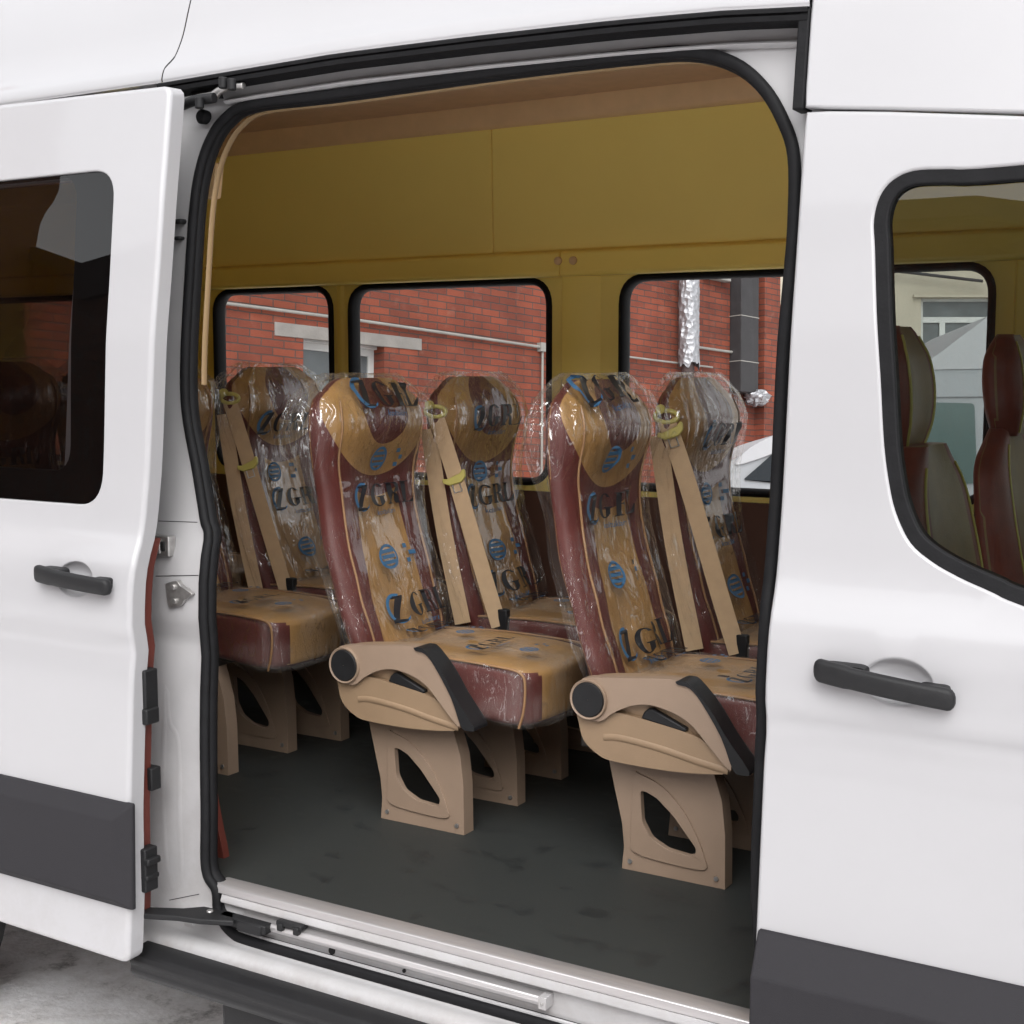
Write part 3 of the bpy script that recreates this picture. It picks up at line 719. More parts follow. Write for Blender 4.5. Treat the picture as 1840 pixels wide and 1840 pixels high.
# --- inside: floor, walls, ceiling
b = MB(); b.box((-3.4, .006, -.04), (2.55, 1.76, 0), 'floor'); part(b, 'cabin_floor', smooth=0)
b = MB(); b.box((-3.4, .05, -.16), (2.55, 1.74, -.041), 'dark'); part(b, 'underbody', smooth=0)
def cabin():
    def wrr(x0, x1, z0=.78, z1=1.452, r=.085): return rnd([(x0, z0), (x1, z0), (x1, z1), (x0, z1)], r, 7)
    wins = [(-3.25, -1.70), (-1.556, -.994), (-.905, -.085), (.182, 1.325), (1.62, 2.3)]
    hs = [wrr(a, b2) for a, b2 in wins]
    b = MB(); b.slab([(-3.4, .62), (2.55, .62), (2.55, 1.50), (-3.4, 1.50)], hs, 1.72, 1.762, 'mustard'); part(b, 'far_wall', smooth=0)
    b = MB(); b.slab([(-3.4, .0), (2.55, .0), (2.55, .752), (-3.4, .752)], [], 1.70, 1.719, 'lower'); part(b, 'lower_far_wall', bevel=.004)
    for hq in hs:
        fr = MB(); fr.tube([(x, 1.738, z) for x, z in hq], 0, 'rubber', n=14, closed=True, flat=(.032, .014, (0, 1, 0)))
        o = part(fr, 'far_window', smooth=50)
        g = MB(); g.add([(x, 1.752, z) for x, z in hq], [tuple(range(len(hq)))], 'glassclear'); g.build('window_pane', o, smooth=0)
    for x0, x1 in ((-3.4, -.2915), (-.2885, 2.0)):   # padded upper panels, a seam between them
        b = MB(); b.slab([(1.70, 1.53), (1.735, 1.53), (1.735, 1.955), (1.688, 1.955)], [], x0, x1, 'mustard', ax=0); part(b, 'upper_wall_panel', bevel=.004)
    for x0, x1 in ((-3.4, -.021), (-.019, 2.3)):
        b = MB(); b.slab([(1.668, 1.470), (1.676, 1.460), (1.74, 1.460), (1.74, 1.545), (1.69, 1.545), (1.674, 1.535)], [], x0, x1, 'mustardb', ax=0); part(b, 'window_rail', bevel=.005)
    for p in [(-0.024,1.509),(0.031,1.508)]:
        b = MB(); b.tube([(p[0], 1.675, p[1]), (p[0], 1.664, p[1]), (p[0], 1.660, p[1])], [.014, .013, .006], 'trim', n=16); part(b, 'screw_cap', smooth=50)
    for x0, x1, d in ((-.04, .125, .03), (-.975, -.925, .02), (-1.68, -1.60, .02), (1.38, 1.56, .03)):   # pillar covers
        b = MB(); b.slab([(x0, 1.73), (x0+.012, 1.73-d), (x0+(x1-x0)*.66, 1.73-d), (x1, 1.73)], [], .753, 1.462, 'mustardb', ax=2); part(b, 'pillar_cover', bevel=.004)
    extr('ceiling_trim', [(1.735, 1.950), (1.684, 1.950), (1.672, 1.958), (1.652, 2.015), (1.655, 2.03), (1.735, 2.03)], -3.4, 2.1, 'trim', bevel=.006)
    b = MB(); b.box((-3.4, .32, 2.022), (2.1, 1.66, 2.04), 'ceil'); part(b, 'ceiling', smooth=0)
    b = MB(); b.slab([(.195, 1.785), (.215, 1.78), (.25, 1.90), (.335, 2.02), (.325, 2.04), (.235, 1.91)], [], -3.4, 2.1, 'mustard', ax=0); part(b, 'near_header_panel', smooth=0)
    b = MB(); b.box((-3.46, .05, -.1), (-3.4, 1.78, 2.05), 'mustard'); part(b, 'rear_wall', smooth=0)
    b = MB(); b.slab([(2.2, 0), (2.55, 0), (2.55, .82), (2.25, .78)], [], .1, 1.7, 'plastic', ax=1); part(b, 'dashboard', bevel=.03)
    b = MB(); b.add([(2.55, .1, .82), (2.55, 1.75, .82), (2.15, 1.65, 1.6), (2.15, .2, 1.6)], [(0, 1, 2, 3)], 'glass'); part(b, 'windscreen', smooth=0)
    b = MB(); b.slab([(.06, 0), (.11, .9), (.21, 1.76), (.24, 1.76), (.15, .9), (.10, 0)], [], 1.345, 1.44, 'mustard', ax=0); part(b, 'pillar_lining', bevel=.006)
    # inner lining of the near side behind the doorway
    b = MB(); b.slab([(-3.4, 0), (-.34, 0), (-.34, 1.8), (-3.4, 1.8)], [rnd([(-1.55, .76), (-.41, .76), (-.41, 1.66), (-1.55, 1.66)], .05, 6)], .155, .17, 'mustard'); part(b, 'near_wall_lining', smooth=0)
cabin()
def wheel():
    w = bus(empty('rear_wheel', (-1.35, .02, -.34))); w.parent = BUS
    b = MB(); rows = []
    pr = [(.20, .0), (.215, -.012), (.30, -.02), (.330, -.008), (.342, .02), (.342, .18), (.33, .21), (.22, .22)]
    for k in range(48): a = 2*pi*k/48; rows.append([(r*cos(a), y, r*sin(a)) for r, y in pr])
    b.grid(rows, 'tyre', closed_v=True); b.build('tyre', w, smooth=50)
    b = MB(); rows = []
    pr = [(.012, .03), (.07, .03), (.10, .06), (.18, .05), (.20, .005), (.212, -.004)]
    for k in range(48): a = 2*pi*k/48; rows.append([(r*cos(a), y, r*sin(a)) for r, y in pr])
    b.grid(rows, 'steel', closed_v=True); b.build('rim', w, smooth=50)
wheel()
# ------------------------------------------------------------------ passenger seats
XF = [(.38, .085), (.43, .07), (.50, .045), (.56, .018), (.63, .003), (.69, -.018), (.80, -.042), (.88, -.048), (.95, -.038), (1.03, -.034), (1.09, -.042), (1.14, -.075)]
XB = [(.38, .0), (.50, -.022), (.61, -.05), (.73, -.092), (.86, -.112), (1.05, -.118), (1.10, -.112), (1.14, -.098)]
WD = [(.38, .18), (.45, .20), (.55, .212), (.70, .212), (.80, .203), (.87, .206), (.95, .228), (1.04, .232), (1.085, .218), (1.115, .185), (1.132, .135), (1.14, .08)]
EX = 3.2
def sect(th, z, tabs=(XF, XB, WD), grow=0., bol=.024, head=True):
    # a point on the backrest surface: th runs round the section (90 deg = front)
    xf, xb, w = (sinterp(z, t) for t in tabs); c, s = cos(th), sin(th)
    xm, d = (xf+xb)/2, (xf-xb)/2
    u = abs(c)**(2/EX)*(1 if c >= 0 else -1); v = abs(s)**(2/EX)*(1 if s >= 0 else -1)
    x = xm + (d+grow)*v; y = (w+grow)*u
    if s > 0:
        k = bol*min(1, max(0, (z-.42)/.1))
        if head: k *= (1-.75*min(1, max(0, (z-.86)/.08)))
        x += s**.5*k*(u*u*1.6 - u**6*1.2 - .25)
        if head: x += s**.5*.032*exp(-((z-1.02)/.075)**2)*(1-u**4)
    return Vector((x, y, z))
def backrest_mesh(name, parent, tabs, z0, z1, m, head=True, nt=96, nz=70, shift=(0, 0, 0)):
    b = MB(); rows = []; uvs = []
    for i in range(nz+1):
        t = i/nz; z = z0+(z1-z0)*(1-(1-t)**1.5); r = []
        for k in range(nt):
            p = sect(2*pi*k/nt, z, tabs, head=head); r.append(tuple(p+Vector(shift)))
        rows.append(r)
    b.grid(rows, m, closed_u=True)
    b.f.append([nz*nt+k for k in range(nt)]); b.m.append(0)
    b.f.append([k for k in range(nt)][::-1]); b.m.append(0)
    o = b.build(name, parent, smooth=60)
    uv = o.data.uv_layers.new(name='UVMap')
    for lp in o.data.loops:
        v = o.data.vertices[lp.vertex_index].co; z = v.z-shift[2]; w = max(.02, sinterp(z, tabs[2]))
        back = (v.x-shift[0]) < (sinterp(z, tabs[0])+sinterp(z, tabs[1]))/2 - .01
        uv.data[lp.index].uv = (1.3 if back else (v.y-shift[1])/w, z)
    return o

# film round the backrest: a loose bag with pulled creases
def rid(p):
    return 1-abs(noise.noise(p))*2
def film_pt(th, z, seed, near=True):
    zz = min(z, 1.14); base = sect(th, zz, grow=.006); c = sect(th, zz); mid = Vector(((sinterp(zz, XF)+sinterp(zz, XB))/2, 0, zz))
    dv = Vector((base.x-mid.x, base.y*.75, 0)); L = max(dv.length, 1e-4); dv /= L
    # a bag hangs in long soft folds with a few sharp pulled creases
    # a loose bag: long hanging folds, flared corners, bunched top
    ct, st = cos(th), sin(th)
    q = Vector((ct*2.1+seed*7.3, st*1.5+seed*3.1, z*1.7))
    q2 = Vector((ct*4.6+seed, st*3.4+z*2.0, z*2.4+seed*2))
    q3 = Vector((base.x*4+seed*5, base.y*4, z*4))
    top = min(1, max(0, (z-.95)/.14))
    fold = max(0, rid(q)-.15)/.85; fine = max(0, rid(q2)-.45)/.55
    off = .004 + .010*max(0, noise.noise(q3)+.15) + .021*fold**1.5*(.5+max(0, noise.noise(q3+Vector((4, 4, 4))))) + .010*fine*fine
    side = max(0, -ct-.15)/.85
    if near:
        off += side*((.070+.03*noise.noise(Vector((seed*3.7, 0, 0))))*exp(-((z-.99)/.12)**2) + .022*exp(-((z-.68)/.16)**2)*(.5+noise.noise(Vector((seed, z*5, 0)))))
    else: off += side*.030*exp(-((z-1.0)/.12)**2)
    off += max(0, ct-.3)*.032*exp(-((z-.95)/.17)**2)
    if st > 0: off += .010*min(1, max(0, (.70-z)/.16))
    off += top*.006*max(0, rid(q2*2.0)-.2)
    p = base + dv*off
    p.z += (.008*noise.noise(q2) + .014*fold) * top
    return p
def letters(ch):
    # heavy high-contrast serif capitals, unit height
    if ch == 'L':
        return [([(.02, 0), (.80, 0), (.86, .38), (.82, .38), (.72, .17), (.58, .05), (.42, .04), (.42, .95), (.54, .97), (.54, 1), (.02, 1), (.02, .97), (.14, .95), (.14, .05), (.02, .03)], [])], .9
    if ch == 'R':
        o = [(.02, 0), (.54, 0), (.54, .03), (.42, .05), (.42, .48), (.50, .48), (.60, .40), (.66, .12), (.76, 0), (.98, 0), (.98, .04), (.93, .06), (.88, .30), (.78, .44), (.66, .50), (.84, .58), (.88, .75), (.84, .90), (.70, .99), (.55, 1), (.02, 1), (.02, .97), (.14, .95), (.14, .05), (.02, .03)]
        return [(o, [[(.42, .53), (.50, .53), (.57, .60), (.59, .75), (.57, .89), (.50, .95), (.42, .95)]])], 1.0
    if ch == 'G':
        o = []
        for k in range(33): a = radians(38+284*k/32); o.append((.50+.47*cos(a), .5+.52*sin(a)))
        o += [(.87, .10), (.87, .38), (.98, .41), (.98, .44), (.48, .44), (.48, .41), (.60, .38), (.60, .08)]
        inn = [(.52+.22*cos(radians(320-270*k/24)), .5+.47*sin(radians(320-270*k/24))) for k in range(25)]
        return [(o[:33]+[(.87, .12), (.87, .38), (.98, .41), (.98, .44), (.48, .44), (.48, .41), (.60, .38), (.60, .06)]+inn[4:], [])], 1.05
TXT = {}
def small_text(s):
    if s not in TXT:
        cu = bpy.data.curves.new('lettering', 'FONT'); cu.body = s; cu.size = 1; cu.resolution_u = 2
        o = bpy.data.objects.new('lettering', cu); COL.objects.link(o); dg = bpy.context.evaluated_depsgraph_get()
        me = bpy.data.meshes.new_from_object(o.evaluated_get(dg)); TXT[s] = ([(v.co.x, v.co.y) for v in me.vertices], [tuple(p.vertices) for p in me.polygons])
        bpy.data.objects.remove(o); bpy.data.curves.remove(cu); bpy.data.meshes.remove(me)
    return TXT[s]
def put_print(b, put, cy, cz, h):
    # logo: blue crescent with a black Z, then G R L, with a line of small blue lettering below and a round seal under it
    def poly(outer, holes, m, ox, oz, sc):
        lps = [[Vector((q[0], q[1], 0)) for q in dens(lp, .12)] for lp in [outer]+holes]; tri = tessellate_polygon(lps)
        vs = [put(cy+ox+q.x*sc, cz+oz+q.y*sc) for lp in lps for q in lp]; b.add(vs, [tuple(t) for t in tri], m)
    x = -1.75*h
    cres = [(.5+.62*cos(radians(a)), .5+.66*sin(radians(a))) for a in range(70, 320, 12)] + [(.58+.50*cos(radians(a)), .5+.54*sin(radians(a))) for a in range(318, 68, -12)]
    poly(cres, [], 'printblue', x-.62*h, 0, h)
    poly([(.15, 1.0), (.85, 1.05), (.85, .95), (.42, .02), (.80, .0), (.78, -.10), (.05, -.12), (.05, -.02), (.52, .92), (.15, .92)], [], 'printblack', x-.62*h, 0, h)
    x += .42*h
    for ch in 'GRL':
        ps, wd = letters(ch)
        for o, hs in ps: poly(o, hs, 'printblack', x, 0, h)
        x += wd*h
    vs, fs = small_text('koltukları')
    b.add([put(cy-1.0*h+v[0]*h*.36, cz-.42*h+v[1]*h*.36) for v in vs], fs, 'printblue')
    R = .55*h; oz = -2.3*h
    ring = [(cos(2*pi*k/28)*1, sin(2*pi*k/28)*1) for k in range(28)]
    poly([(p[0], p[1]) for p in ring], [[(p[0]*.78, p[1]*.78) for p in ring]], 'printblue', -.9*h, oz, R)
    for k in (-.45, 0, .45): poly([(-.7, k-.14), (.7, k-.14), (.7, k+.14), (-.7, k+.14)], [], 'printblue', -.9*h, oz, R)
    for k in range(3): poly([(0, -.8+k*.6), (.5, -.8+k*.6), (.5, -.45+k*.6), (0, -.45+k*.6)], [], 'printblue', .35*h+.3*h*(k % 2), oz, R)
def back_film(parent, seed, near, prints):
    b = MB(); rows = []; nt, nz = 200, 120
    for i in range(nz+1):
        t = i/nz; z = .43+(1.147-.43)*(1-(1-t)**1.6); rows.append([film_pt(2*pi*k/nt, z, seed, near) for k in range(nt)])
    b.grid(rows, 'film', closed_u=True)
    top = rows[-1]; c = sum(top, Vector())/nt; k0 = nz*nt; n0 = len(b.v); b.v.append((c.x, c.y, c.z+.004))
    for k in range(nt): b.f.append([k0+k, k0+(k+1) % nt, n0]); b.m.append(0)
    def put(y, z):
        w = sinterp(min(z, 1.13), WD)+.006; u = max(-.985, min(.985, y/w)); cth = abs(u)**(EX/2)*(1 if u > 0 else -1)
        return film_pt(math.acos(cth), min(z, 1.135), seed, near) + Vector((.0035, 0, 0))
    for cy, cz in prints: put_print(b, put, cy, cz, .058)
    return b.build('plastic_cover', parent, smooth=180, normals=False)

# seat cushion and its film
def cush(a, e, grow=0., seed=None):
    # superellipsoid point, a round, e up
    n1, n2 = .30, .34
    pw = lambda v, k: abs(v)**k*(1 if v >= 0 else -1)
    x = pw(cos(e), n2)*pw(cos(a), n1); y = pw(cos(e), n2)*pw(sin(a), n1); z = pw(sin(e), n2)
    hx, hy, hz = .262+grow, .186+grow, .066+grow
    X = .258+hx*x; Y = hy*y; Z = .386+hz*z
    f = (X/.52)
    if z < 0: Z -= .035*max(0, f)**2
    else: Z += .012*sin(min(1, max(0, f))*pi) - .016*max(0, 1-abs(y)**2)*max(0, z)*(1-max(0, f-.6))
    X += .02*x*(1-y*y)
    p = Vector((X, Y, Z))
    return p
def cushion(parent):
    b = MB(); NA, NE = 96, 56; rows = []
    for i in range(NE+1):
        e = -pi/2+pi*i/NE; rows.append([cush(2*pi*k/NA, e*.9999) for k in range(NA)])
    b.grid(rows, 'seattan', closed_u=True); b.slot('seatred')
    for q, f in enumerate(b.f):
        c = sum((Vector(b.v[i]) for i in f), Vector())/4; n = (Vector(b.v[f[1]])-Vector(b.v[f[0]])).cross(Vector(b.v[f[3]])-Vector(b.v[f[0]])); n.normalize()
        if abs(n.z) < .72 and abs(c.y) > .118: b.m[q] = 1
        if n.z < -.5 or (abs(n.y) > .5): b.m[q] = 1
    o = b.build('cushion', parent, smooth=70)
    for s in (-1, 1):
        p = MB(); P = [Vector((.05, s*.180, .444)), Vector((.25, s*.183, .452)), Vector((.45, s*.183, .447)), Vector((.508, s*.179, .436)), Vector((.519, s*.177, .405)), Vector((.515, s*.177, .345)), Vector((.50, s*.174, .300))]
        p.tube([tuple(v) for v in crom(P, 5, False)], .0034, 'piping', n=8); p.build('piping', o, smooth=80)
    return o
def cushion_film(parent, seed):
    b = MB(); NA, NE = 170, 90; rows = []
    for i in range(NE+1):
        e = -pi/2*.55+(pi/2*1.5499)*i/NE; r = []
        for k in range(NA):
            p = cush(2*pi*k/NA, e, .007); d = (p-Vector((.258, 0, .386))); d.normalize()
            q = Vector((p.x*7+seed*3, p.y*7+seed, p.z*7)); q2 = Vector((p.x*17, p.y*17+seed, p.z*17))
            r.append(p + d*(.013*max(0, rid(q)-.5)+.008*max(0, rid(q2)-.6)))
        rows.append(r)
    b.grid(rows, 'filmseat', closed_u=True)
    def put(y, x):
        a = math.atan2(0, 1)
        z = .470
        return Vector((x, y, z))
    for cy, cx in ((-.02, .36), (.09, .10)):
        if True:
            # lettering lies along the top, read from the front
            bb = MB(); put_print(bb, lambda u, w: Vector((cx+.0-(w), cy+u, 0)), 0, 0, .045)
            k = len(b.v)
            for v in bb.v: b.v.append(tuple(put(v[1], v[0])))
            for f, mi in zip(bb.f, bb.m): b.f.append([k+i for i in f]); b.m.append(b.slot(bb.mats[mi]))
    return b.build('cushion_cover', parent, smooth=180, normals=False)

def seat_side(parent):
    # moulded end cover of the aisle seat: arm, lower shell, recliner knob, lever and black edge strip
    T = lambda L: [(x-.672, z) for x, z in L]
    full = T([(0.706,0.465),(0.670,0.426),(0.666,0.379),(0.672,0.353),(0.685,0.315),(0.722,0.287),(0.766,0.277),(0.906,0.276),(1.013,0.286),(1.043,0.303),(1.047,0.321),(1.025,0.373),(0.977,0.442),(0.950,0.471),(0.914,0.485)])
    low = T([(0.669,0.382),(0.714,0.374),(0.760,0.391),(0.825,0.386),(0.938,0.369),(0.989,0.351),(1.044,0.306),(1.034,0.294),(1.013,0.286),(0.906,0.276),(0.766,0.277),(0.722,0.287),(0.685,0.315),(0.672,0.353)])
    arm = T([(0.703,0.467),(0.820,0.479),(0.914,0.487),(0.950,0.472),(0.979,0.445),(1.025,0.376),(1.048,0.322),(1.043,0.305),(0.992,0.355),(0.958,0.389),(0.917,0.411),(0.856,0.423),(0.807,0.414),(0.764,0.392),(0.736,0.371),(0.704,0.368),(0.678,0.378),(0.663,0.405),(0.666,0.435),(0.682,0.457)])
    strip = T([(0.919,0.485),(0.935,0.487),(0.954,0.480),(1.000,0.433),(1.040,0.375),(1.093,0.308),(1.076,0.298),(1.055,0.307),(1.027,0.374),(0.980,0.445),(0.952,0.473),(0.925,0.478)])
    lever = T([(0.828,0.386),(0.835,0.401),(0.845,0.410),(0.856,0.412),(0.940,0.377),(0.936,0.368)])
    groove = T([(0.736,0.330),(0.779,0.334),(0.877,0.324),(0.959,0.309),(1.039,0.297)])
    kc = T([(0.704,0.417)])[0]
    b = MB(); b.slab(crom(full, 4), [], -.222, -.190, 'shelltan'); o = b.build('side_shell', parent, bevel=.008, seg=3)
    b = MB(); b.slab(crom(low, 4), [], -.236, -.218, 'shelltan'); b.build('lower_shell', o, bevel=.007, seg=3)
    b = MB(); P = crom([(x, -.2365, z) for x, z in groove], 6, False); b.tube(P, 0, 'shelltan', n=8, flat=(.008, .003, (0, 0, 1))); b.build('moulded_ridge', o, smooth=80)
    b = MB(); b.slab(crom(arm, 4), [], -.248, -.218, 'shell'); b.build('arm_panel', o, bevel=.008, seg=3)
    b = MB(); b.slab(crom(strip, 3), [], -.252, -.190, 'plastic'); b.build('edge_strip', o, bevel=.006, seg=3)
    b = MB(); b.slab(lever, [], -.236, -.218, 'plastic'); b.build('recline_lever', o, bevel=.004)
    b = MB()
    b.grid([[(kc[0]+r*cos(2*pi*k/48), y, kc[1]+r*sin(2*pi*k/48)) for k in range(48)] for r, y in ((.047, -.245), (.047, -.253), (.045, -.256), (.041, -.254), (.040, -.248))], 'shell', closed_u=True)
    b.grid([[(kc[0]+r*cos(2*pi*k/48), y, kc[1]+r*sin(2*pi*k/48)) for k in range(48)] for r, y in ((.041, -.248), (.0405, -.254), (.038, -.257), (.02, -.256), (.001, -.2555))], 'plastic', closed_u=True)
    b.build('recliner_knob', o, smooth=40)
LEG = dict(
    out=[(x-.70, z) for x, z in [(0.733,0.295),(0.740,0.265),(0.759,0.185),(0.778,0.108),(0.783,0.055),(0.778,-0.002),(1.036,0.006),(1.034,0.127),(1.025,0.203),(1.001,0.276),(0.984,0.318)]],
    hole=[(x-.70, z) for x, z in [(0.826,0.196),(0.840,0.196),(0.868,0.185),(0.908,0.151),(0.943,0.111),(0.966,0.084),(0.965,0.069),(0.950,0.063),(0.895,0.068),(0.853,0.088),(0.831,0.124)]],
    rim=[(x-.70, z) for x, z in [(0.810,0.236),(0.823,0.235),(0.879,0.215),(0.935,0.164),(0.971,0.103),(0.986,0.067),(0.987,0.037),(0.895,0.036),(0.810,0.047),(0.803,0.086),(0.805,0.179)]])
def leg(parent, y, flip=1):
    out = [(x, max(0, z)) for x, z in LEG['out']]; out[5] = (out[5][0], 0); out[6] = (out[6][0], 0)
    hole = rnd(LEG['hole'], .008, 3)
    b = MB(); b.slab(out, [hole], y-.022, y-.010, 'shell')
    rim = [(x+(-.013 if x > .2 else .013), z+(.006 if z < .01 else 0)) for x, z in out]
    b.slab(out, [rim], y-.010, y+.022, 'shell')
    b.slab(crom(LEG['rim'], 3), [hole], y-.0265, y-.0215, 'shell')
    p0, p1 = LEG['rim'][8], LEG['rim'][6]
    o = b.build('leg', parent, bevel=.004, seg=2)
    for bx in (.10, .315):
        b = MB(); b.tube([(bx, y-.0215, .022), (bx, y-.026, .022)], .0055, 'steel', n=12); b.build('bolt', o, smooth=40)
    return o
def belt(parent, near, slide):
    g = Vector((-.065, -.225, 1.03))
    a = Vector((.135, -.20, .425)); b2 = Vector((.02, -.215, .425)); top2 = Vector((-.085, -.232, .99))
    m = MB()
    front = [g, g*.75+a*.25+Vector((.008, -.006, 0)), g*.5+a*.5+Vector((.006, -.006, 0)), g*.25+a*.75, a]
    m.tube(crom([tuple(p) for p in front], 5, False), 0, 'belt', n=8, flat=(.0235, .0012, (.9, .35, 0)))
    back = [top2, top2*.5+b2*.5+Vector((-.006, -.004, 0)), b2]
    m.tube(crom([tuple(p) for p in back], 6, False), 0, 'belt', n=8, flat=(.0235, .0012, (.9, .42, 0)))
    o = m.build('seat_belt', parent, smooth=50)
    m = MB()   # guide loop at the shoulder
    lp = [g+Vector((.031*cos(t)*.9, .031*cos(t)*.35, .010+.015*sin(t))) for t in [2*pi*k/20 for k in range(20)]]
    m.tube([tuple(p) for p in lp], .0065, 'buckle', n=8, closed=True); q = g+Vector((-.01, -.012, .03)); m.tube([tuple(q), tuple(q+Vector((.004, -.014, 0)))], .012, 'buckle', n=16)
    m.build('belt_guide', o, smooth=60)
    t = slide; p = g*(1-t)+a*t+Vector((.006, -.010, 0)); d = (a-g).normalized(); w = Vector((.9, .35, 0)); w -= d*w.dot(d); w.normalize()
    m = MB(); P = [p+w*s+d*k for s, k in ((-.036, .004), (-.034, -.009), (-.020, -.004), (.020, -.010), (.032, -.020), (.038, -.014), (.034, .004), (.018, .016), (-.018, .016))]
    nn = w.cross(d)*.006
    L = len(P); m.add([tuple(v-nn) for v in P]+[tuple(v+nn) for v in P], [tuple(range(L))[::-1], tuple(range(L, 2*L))]+[(i, (i+1) % L, (i+1) % L+L, i+L) for i in range(L)], 'buckle')
    m.build('buckle', o, bevel=.003)
    m = MB(); Q = [p+d*.016+w*-.011, p+d*.040+w*-.011, p+d*.040+w*.011, p+d*.016+w*.011]; m.tube([tuple(v) for v in Q], .0022, 'steel', n=8); m.build('buckle_tongue', o, smooth=50)
def sock(parent, x):   # dark belt socket on the cushion edge
    b = MB(); b.box((x-.012, -.20, .40), (x+.020, -.178, .475), 'plastic'); b.build('belt_socket', parent, bevel=.004)

def make_seat(aisle):
    root = empty('passenger_seat')
    backrest_mesh('backrest', root, (XF, XB, WD), .36, 1.1395, 'seat')
    pp = root.children[0]
    for s in (-1, 1):    # piping along the edge of the bolster
        b = MB(); P = []
        for i in range(36):
            z = .42+.66*i/35; th = pi/2 - s*(pi/2-.86); q = sect(th, z); P.append(tuple(q+Vector((.002, s*.003, 0))))
        b.tube(P, .0032, 'piping', n=8); b.build('piping', pp, smooth=80)
    cushion(root)
    b = MB(); b.box((-.02, -.19, .285), (.30, .19, .318), 'dark'); b.box((.02, -.205, .30), (.06, .205, .335), 'dark'); b.build('frame', root, bevel=.004)
    if aisle: seat_side(root)
    leg(root, -.143 if aisle else -.17); leg(root, .12)
    return root
def copy_tree(o, parent=None):
    c = o.copy(); COL.objects.link(c)
    if parent: c.parent = parent
    for ch in o.children: copy_tree(ch, c)
    return c
GROUP = 'plastic wrapped seats in the minibus cabin'
NY, FY = .695, 1.25
rows = [('front', .70, .72, 0.), ('middle', .003, -.008, 0.), ('third', -.85, -.795, .028), ('last', -1.55, -1.55, .045)]
LAB = {
 ('front', 1): 'aisle seat nearest the front door, black lettering readable across its backrest film',
 ('front', 0): 'window seat of the front row in film, belt buckle high up at its shoulder',
 ('middle', 1): 'aisle seat in the middle of the doorway, loose film bulging at its left shoulder',
 ('middle', 0): 'wrapped window seat in the middle row, in front of the brick wall with the conduit',
 ('third', 1): 'aisle seat of the third row, mostly hidden behind the black left door seal',
 ('third', 0): 'window seat of the third row with belt hanging beside the left door seal',
 ('last', 1): 'wrapped aisle seat seen through the dark window of the open sliding door',
 ('last', 0): 'window seat of the last row, behind the dark sliding door window',
}
proto = {1: make_seat(True), 0: make_seat(False)}
used = set(); seed = 1
PRN = {('front', 1): [(.005, .81), (.03, .49), (-.01, 1.085)], ('front', 0): [(.03, .955), (.06, .70)], ('middle', 1): [(.035, .80), (.075, .505), (.03, 1.06)],
       ('middle', 0): [(.02, .99), (.03, .755), (.04, .50)], ('third', 0): [(.0, .93), (.06, .68)], ('third', 1): [(0, .8)], ('last', 1): [(0, .8)], ('last', 0): [(0, .8)]}
for rname, rn, rf, rz in rows:
    for aisle in (1, 0):
        if aisle not in used: o = proto[aisle]; used.add(aisle)
        else: o = copy_tree(proto[aisle])
        o.location = (rn if aisle else rf, NY+(.075 if aisle and rz else 0) if aisle else FY, rz)
        if rname == 'third' and aisle:      # no end cover on this one
            for ch in [q for q in o.children if q.name.startswith('side_shell')]:
                for g in list(ch.children): bpy.data.objects.remove(g)
                bpy.data.objects.remove(ch)
        if rz:      # the rear rows sit a little higher on taller legs
            for ch in o.children:
                if ch.name.startswith('leg'): ch.scale.z = (.28+rz)/.28; ch.location.z = -rz
        tag(o, LAB[(rname, aisle)], 'seat', GROUP)
for o in [q for q in COL.objects if q.name.startswith('passenger_seat')]:
    key = next(k for k, v in LAB.items() if v == o['label']); seed += 1
    back_film(o, seed*1.37, key[1] == 1, PRN[key]); cushion_film(o, seed*2.11)
    if not key[1]: belt(o, False, {'front': .05, 'middle': .30, 'third': .33, 'last': .3}[key[0]]); sock(o, .14)

